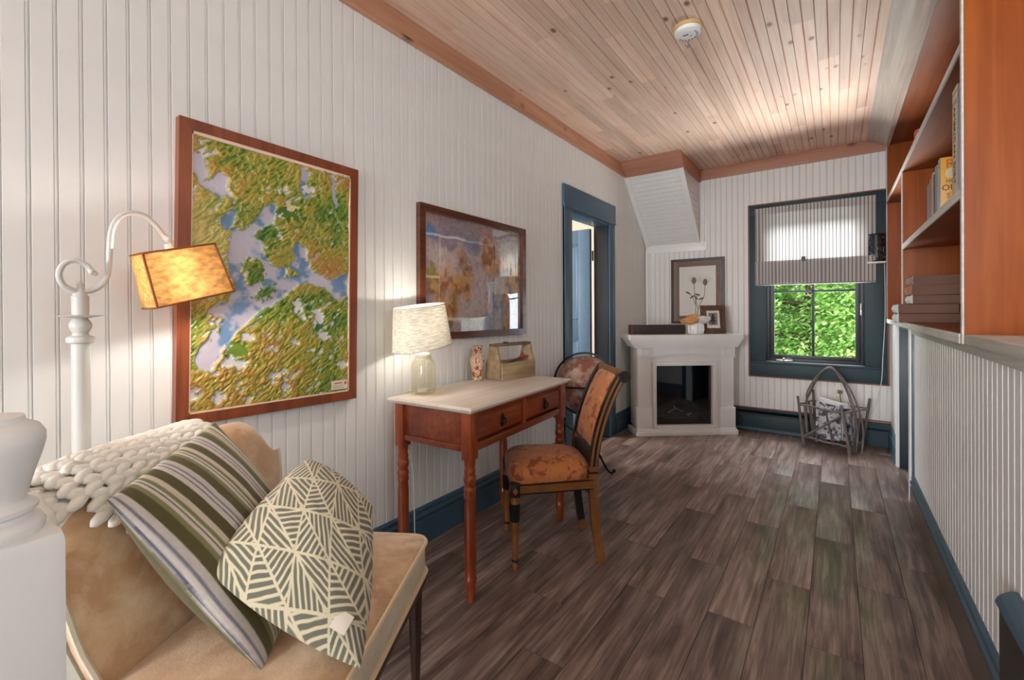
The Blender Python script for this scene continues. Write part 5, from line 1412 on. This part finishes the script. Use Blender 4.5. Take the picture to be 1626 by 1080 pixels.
for k, (dx, dy) in enumerate(((0, 0), (.034, -.022), (-.014, .034))):
    hp = [(.125 + dx, 4.43 + dy, .0), (.135 + dx, 4.435 + dy, .16), (.115 + dx * .8, 4.44 + dy, .34), (.055 + dx * .5, 4.45 + dy, .52), (-.035, 4.46 + dy, .645 + .004 * k), (-.12 - dx * .3, 4.47 + dy, .57), (-.185 - dx * .4, 4.48 + dy, .42), (-.205 + dx * .8, 4.485 + dy, .30), (-.19 + dx, 4.49 + dy, .07)]
    MB().tube([bl(q) for q in catmull(hp, 6)], .0068, 7).build('hoop', tw_m, ba)
def paper_mat(name, base, ink, sc, th):
    return blotch(name, base, [(ink, sc, th, .02), ((120, 118, 124), sc * 2.2, .60, .02)], .8, .05)
pm = [paper_mat('newsprint', (186, 184, 188), (64, 64, 78), 26, .51), paper_mat('newsprint_dark', (176, 176, 186), (44, 48, 72), 18, .50), plain('white_paper', (226, 224, 222), .7), paper_mat('flyer', (214, 206, 190), (186, 138, 60), 14, .58)]
def sheet(name, corners, bulge, mat, label, th=.004):
    c = [Vector(q) for q in corners]; o = sum(c, Vector()) / 4; n_ = 9; V = []; Fc = []
    nn = (c[1] - c[0]).cross(c[3] - c[0]).normalized()
    for sgn in (1, -1):
        for j in range(n_):
            for i in range(n_):
                s, t = i / (n_ - 1), j / (n_ - 1)
                q = c[0] * ((1 - s) * (1 - t)) + c[1] * (s * (1 - t)) + c[2] * (s * t) + c[3] * ((1 - s) * t)
                q = q + nn * (bulge * math.sin(PI * s) + .006 * math.sin(7 * s + 3 * t) + sgn * th / 2); V.append(tuple(q - o))
    N2 = n_ * n_
    for j in range(n_ - 1):
        for i in range(n_ - 1):
            a = j * n_ + i; Fc += [(a, a + 1, a + n_ + 1, a + n_), (N2 + a, N2 + a + n_, N2 + a + n_ + 1, N2 + a + 1)]
    rim_ = [i for i in range(n_)] + [j * n_ + n_ - 1 for j in range(1, n_)] + [N2 - 1 - i for i in range(1, n_)] + [(n_ - 1 - j) * n_ for j in range(1, n_ - 1)]
    for i in range(len(rim_)):
        a, b2 = rim_[i], rim_[(i + 1) % len(rim_)]; Fc.append((a, b2, b2 + N2, a + N2))
    ob = MB().add(V, Fc).build(name, mat, None, 50); ob.location = o
    return tag(ob, label, 'newspaper', 'papers in the twig basket')
sheet('newspaper', [(-.135, 4.425, .085), (.03, 4.39, .08), (.035, 4.415, .345), (-.13, 4.45, .375)], .018, pm[0], 'grey newspaper at the front of the twig basket', .010)
sheet('newspaper', [(.045, 4.405, .085), (.118, 4.475, .085), (.110, 4.485, .33), (.042, 4.42, .335)], .012, pm[1], 'navy patterned paper at the end of the twig basket', .010)
sheet('newspaper', [(-.12, 4.495, .075), (.06, 4.455, .075), (.075, 4.475, .365), (-.115, 4.52, .395)], .02, pm[2], 'white folded paper standing tallest in the twig basket', .014)
sheet('newspaper', [(-.10, 4.545, .075), (.08, 4.51, .075), (.09, 4.525, .35), (-.10, 4.565, .37)], .02, pm[3], 'cream and ochre flyer at the back of the twig basket', .010)

# ================================================================== BOOKCASE
BX0, BX1, BY0, BY1 = .330, .640, 2.030, 4.716
bc = thing('bookcase', (BX0, BY0, 1.0125), 0, 'orange pine built-in bookcase with whitewashed front edges above the knee wall', 'bookcase')
L_ = lambda a: (a[0] - BX0, a[1] - BY0, a[2] - 1.0125)
def bbox(nm, a, b2, mat, par=None, c=.0015):
    return MB().box(L_(a), L_(b2), c).build(nm, mat, par or bc)
case_y = wood('orange_pine_shelf', ((112, 54, 18), (138, 70, 28), (156, 88, 42)), 'y', 26, 1.2, .45, .05, knots=2.2, knot_col=(96, 46, 22), bump=.05, spec=.35)
ZT = 2.44; th = .022; FE = .006
for nm, y0, z1 in (('end_panel', BY0, ZT), ('end_panel', BY1 - th, ZT), ('divider', 3.655, 1.968)):
    z0 = 1.0125 if nm == 'end_panel' and y0 == BY0 else 1.045
    p_ = bbox(nm, (BX0 + FE, y0, z0), (BX1, y0 + th, z1), M_['case'])
    bbox('front_edge', (BX0, y0, z0), (BX0 + FE, y0 + th, z1), M_['whitewash'], p_, .001)
bb_ = bbox('bottom_board', (BX0 + FE, BY0 + th, 1.0128), (BX1, BY1, 1.045), case_y); bbox('front_edge', (BX0 - .004, BY0 + th, 1.0128), (BX0 + FE, BY1, 1.045), M_['whitewash'], bb_)
sa_ = bbox('shelf', (BX0 + FE, BY0 + th, 1.970), (BX1, BY1 - th, 1.994), case_y); bbox('front_edge', (BX0, BY0 + th, 1.968), (BX0 + FE, BY1 - th, 1.996), M_['whitewash'], sa_)
sb_ = bbox('shelf', (BX0 + FE, BY0 + th, 1.492), (BX1, 3.655, 1.517), case_y); bbox('front_edge', (BX0, BY0 + th, 1.488), (BX0 + FE, 3.655, 1.520), M_['whitewash'], sb_)
bbox('top_board', (BX0, BY0 + .0, ZT), (BX1, BY1, ZT + .02), case_y)
bbox('back_panel', (BX1 - .008, BY0 + th, 1.045), (BX1, BY1 - th, ZT), M_['case'])
cp_ = [(BX0 + .02, ZT - .012), (BX0 - .004, ZT - .012), (BX0 - .010, ZT + .004), (BX0 - .022, ZT + .012), (BX0 - .030, ZT + .020), (BX0 - .055, ZT + .032), (BX0 - .085, ZT + .046), (BX0 - .110, ZT + .056), (BX0 - .124, ZT + .062), (BX0 - .124, ZC - .001), (BX0 + .02, ZC - .001)]
MB().prism([(a - BX0, b2 - 1.0125) for a, b2 in cp_], 0.0, YB - .03 - BY0, 'y').build('crown_moulding', wood('whitewashed_crown', ((150, 136, 124), (180, 166, 154), (204, 194, 184)), 'y', 40, 1.5, .35, 0, bump=.1), bc, 20)

# ---- books
def book(name, x0, x1, y0, y1, z0, z1, cover, label, spine='x-', pages=None, group=None, rot=0, lie=False, labelcol=None):
    """a hardback; spine to the room ('x-')"""
    t = thing(name, ((x0 + x1) / 2, (y0 + y1) / 2, z0), rot, label, 'book', group)
    hx, hy, h = (x1 - x0) / 2, (y1 - y0) / 2, z1 - z0; k = .0025
    if lie:
        for zz in (0, h - k): MB().box((-hx, -hy, zz), (hx, hy, zz + k), .001).build('cover', cover, t)
        MB().box((-hx + .006, -hy + .004, k), (hx - .004, hy - .004, h - k)).build('pages', pages or M_['paper'], t)
        n_ = 8; pr = [(-hx + .008, 0)] + [(-hx + .008 - .012 * math.sin(PI * i / n_), h * i / n_) for i in range(n_ + 1)] + [(-hx + .012, h), (-hx + .012, 0)]
        MB().prism(pr, -hy, hy, 'y').build('spine', labelcol or cover, t)
    else:
        for yy_ in (-hy, hy - k): MB().box((-hx, yy_, 0), (hx, yy_ + k, h), .001).build('cover', cover, t)
        MB().box((-hx + .004, -hy + k, .003), (hx - .006, hy - k, h - .003)).build('pages', pages or M_['paper'], t)
        MB().box((-hx, -hy, 0), (-hx + k, hy, h), .001).build('spine', labelcol or cover, t)
    return t
br_ = plain('brown_cloth_cover', (104, 74, 60), .6, var=.08); br2 = plain('rose_brown_cover', (140, 100, 82), .6, var=.08); br3 = plain('plum_brown_cover', (86, 58, 52), .6, var=.08)
wlab = plain('white_spine_label', (212, 214, 210), .4, var=.05); blab = plain('mottled_spine', (142, 118, 108), .4, var=.3, vs_=90); rlab = plain('red_spine', (170, 84, 64), .4, var=.2)
zb = 1.0455
dkp = plain('brown_page_block', (126, 92, 76), .7, var=.05)
specs = [(.284, .555, .053, br3, wlab, 'dark brown book with white spine, bottom of the bookcase pile', dkp), (.282, .552, .054, br_, wlab, 'thick brown book with white spine, second from the bottom of the pile', dkp),
         (.345, .575, .050, br3, wlab, 'brown book with silver spine in the middle of the pile', dkp), (.342, .58, .058, br2, rlab, 'rosy brown book with red spine label, second from the top of the pile', dkp), (.348, .59, .050, br2, blab, 'mottled book lying on top of the pile', dkp)]
for i, (x0, x1, h, cv_, lbm, lab, pg) in enumerate(specs):
    book('book', x0, x1, 3.43, 3.62, zb, zb + h, cv_, lab, pages=pg, group='pile of books on the lowest shelf', lie=True, labelcol=lbm); zb += h + .0008
book('book', .345, .48, 3.70, 3.86, 1.0455, 1.09, plain('ochre_cover', (150, 122, 84), .6), 'small ochre book behind the bookcase divider', lie=True)
zB = 1.5175
yel = plain('yellow_jacket', (226, 166, 54), .4, var=.05)
yb = book('book', .352, .52, 2.56, 2.60, zB, zB + .235, yel, 'yellow book with orange capitals standing on the middle shelf', labelcol=plain('pale_blue_spine', (176, 184, 178), .4))
Mcov = lambda x, z: Matrix(((1, 0, 0, x), (0, 0, -1, -.0205), (0, 1, 0, z), (0, 0, 0, 1)))
text_part('title', 'R', .052, Mcov(-.052, .205), plain('orange_ink', (206, 92, 34), .5), yb)
ink = plain('black_ink', (40, 34, 30), .5)
text_part('title', 'HOW', .020, Mcov(-.040, .135), ink, yb); text_part('title', 'OUR', .034, Mcov(-.046, .108), ink, yb, sx=.9); text_part('title', 'S', .030, Mcov(-.058, .075), plain('rust_ink', (176, 84, 40), .5), yb)
MB().lathe([(.001, -.0004), (.022, -.0004), (.022, .0004), (.001, .0004)], 16, TR(-.046, -.0208, .168) @ RX(PI / 2)).build('cup_motif', plain('cream_ink', (222, 206, 170), .5), yb)
text_part('spine_letter', 'S', .026, Matrix(((0, 0, -1, -.0842), (-1, 0, 0, 0), (0, 1, 0, .205), (0, 0, 0, 1))), ink, yb)
for y0, y1, h, c, lab in ((2.63, 2.675, .225, (150, 150, 156), 'grey book beside the yellow one on the middle shelf'), (2.68, 2.715, .20, (40, 42, 46), 'black book standing on the middle shelf'), (2.72, 2.76, .215, (190, 180, 166), 'cream book standing between dark ones on the middle shelf'), (2.765, 2.81, .20, (196, 108, 66), 'orange book standing on the middle shelf'), (2.82, 2.88, .19, (120, 146, 152), 'teal grey book standing on the middle shelf')):
    book('book', .352, .50, y0, y1, zB, zB + h, plain('jacket_%d' % int(h * 1000), c, .45), lab, group='books standing on the middle shelf')
ad = book('book', .350, .50, 2.215, 2.300, zB, zB + .405, plain('blue_grey_jacket', (120, 128, 146), .45), 'tall cream-spined book lettered AMERICAN DIRT on the middle shelf', labelcol=plain('cream_spine', (224, 202, 166), .5))
Msp = Matrix(((0, 0, -1, -.0754), (0, -1, 0, .006), (-1, 0, 0, .20), (0, 0, 0, 1)))
text_part('spine_title', 'AMERICAN DIRT', .044, Msp, ink, ad, sx=.86)
rl = MB()
for z in (.345, .355, .385): rl.box((-.0756, -.038, z), (-.0752, .038, z + .003))
rl.build('spine_rule', ink, ad)
zA = 1.9945
for i, (y0, y1, h, c, lab) in enumerate(((3.42, 3.47, .15, (196, 92, 50), 'bright orange book on the top shelf'), (3.48, 3.53, .165, (176, 76, 46), 'rust red book on the top shelf'), (3.54, 3.60, .125, (206, 110, 66), 'short pale orange book on the top shelf'), (3.61, 3.65, .11, (120, 96, 84), 'short brown book at the end of the top shelf row'))):
    book('book', .375, .50, y0, y1, zA, zA + h, plain('top_jacket_%d' % i, c, .5), lab, group='books on the top shelf')

# ================================================================== SMALL FIXTURES
sd = thing('smoke_detector', (-.585, 2.30, ZC), 0, 'round white smoke detector on the pine ceiling', 'smoke detector')
MB().lathe([(.066, -.016), (.069, -.012), (.069, 0)], 32).build('base', plain('yellowed_plastic', (206, 172, 112), .5), sd)
MB().lathe([(.001, -.040), (.030, -.040), (.052, -.037), (.060, -.030), (.063, -.016)], 32).build('cover', plain('white_plastic', (236, 236, 234), .4), sd)
sl = MB()
for k in range(10):
    a = k * .35 - .4; sl.box((.036, -.003, -.0395), (.048, .003, -.0375), .0005, RZ(a))
sl.box((-.02, -.014, -.0408), (.004, -.006, -.0398)).box((.008, .006, -.0408), (.018, .011, -.0398)).build('vents', plain('grey_slots', (90, 92, 98), .5), sd)

sn = thing('wall_sconce', (.270, YB - .031, 1.62), 0, 'black pierced metal sconce on the window casing beside the bookcase', 'sconce')
V = []; Fc = []; n_ = 20; R1 = .055
for j, z in enumerate((-.105, .105)):
    for i in range(n_ + 1):
        t = PI + PI * i / n_; V.append((R1 * math.cos(t), -.004 + R1 * .8 * math.sin(t), z))
for i in range(n_): Fc.append((i, i + 1, i + n_ + 2, i + n_ + 1))
MB().add(V, Fc).build('shade', plain('black_tin', (34, 36, 40), .35, .4, var=.3, vs_=40), sn, 60)
cu = MB(); rd = random.Random(9)
for i in range(46):
    t = PI + PI * (.05 + .9 * rd.random()); z = -.09 + .18 * rd.random(); r_ = .008 + .012 * rd.random(); a0 = rd.random() * 6
    cu.tube([((R1 + .002) * math.cos(t + r_ / R1 * math.cos(a0 + a)), -.004 + (R1 + .002) * .8 * math.sin(t + r_ / R1 * math.cos(a0 + a)), z + r_ * math.sin(a0 + a)) for a in [k * .6 for k in range(8)]], .0022, 4)
cu.build('scrollwork', plain('worn_pewter', (104, 108, 114), .3, .8), sn)
for z in (-.108, .108): MB().tube([(R1 * math.cos(PI + PI * i / n_), -.004 + R1 * .8 * math.sin(PI + PI * i / n_), z) for i in range(n_ + 1)], .005, 6).build('rim', M_['black_iron'], sn)
MB().box((-.066, -.062, -.128), (.054, .0, -.114), .003).build('bracket', M_['white'], sn)
MB().box((-.05, -.006, -.10), (.03, 0, .10), .002).build('back_plate', M_['black_iron'], sn)
tag(MB().tube(catmull([(.318, YB - .045, 1.49), (.322, YB - .045, 1.2), (.318, YB - .046, .98), (.306, YB - .055, .75), (.298, YB - .06, .56), (.275, YB - .06, .42), (.235, YB - .045, .27), (.18, YB - .03, .22)], 6), .003, 6).build('sconce_cord', plain('white_cord', (226, 224, 218), .5)), 'white cord hanging from the black sconce past the window', 'cord')
ol = thing('wall_outlet', (.012, YB - .008, .395), 0, 'white wall socket plate under the window behind the basket', 'outlet')
MB().box((-.037, -.008, -.06), (.037, .0, .06), .003).build('plate', plain('ivory_plate', (230, 228, 220), .4), ol)
for z in (.026, -.026): MB().box((-.017, -.010, z - .017), (.017, -.007, z + .017), .003).build('socket', plain('ivory_socket', (214, 210, 200), .4), ol)
pg = MB().box((-.002, -.036, .012), (.030, -.010, .042), .005).tube(catmull([(.014, -.034, .016), (.016, -.038, -.02), (.022, -.036, -.08)], 4), .0035, 6).build('plug', plain('olive_plug', (112, 108, 78), .6))
pg.location = (.012, YB - .008, .395); tag(pg, 'olive plug pushed into the socket behind the basket', 'plug')
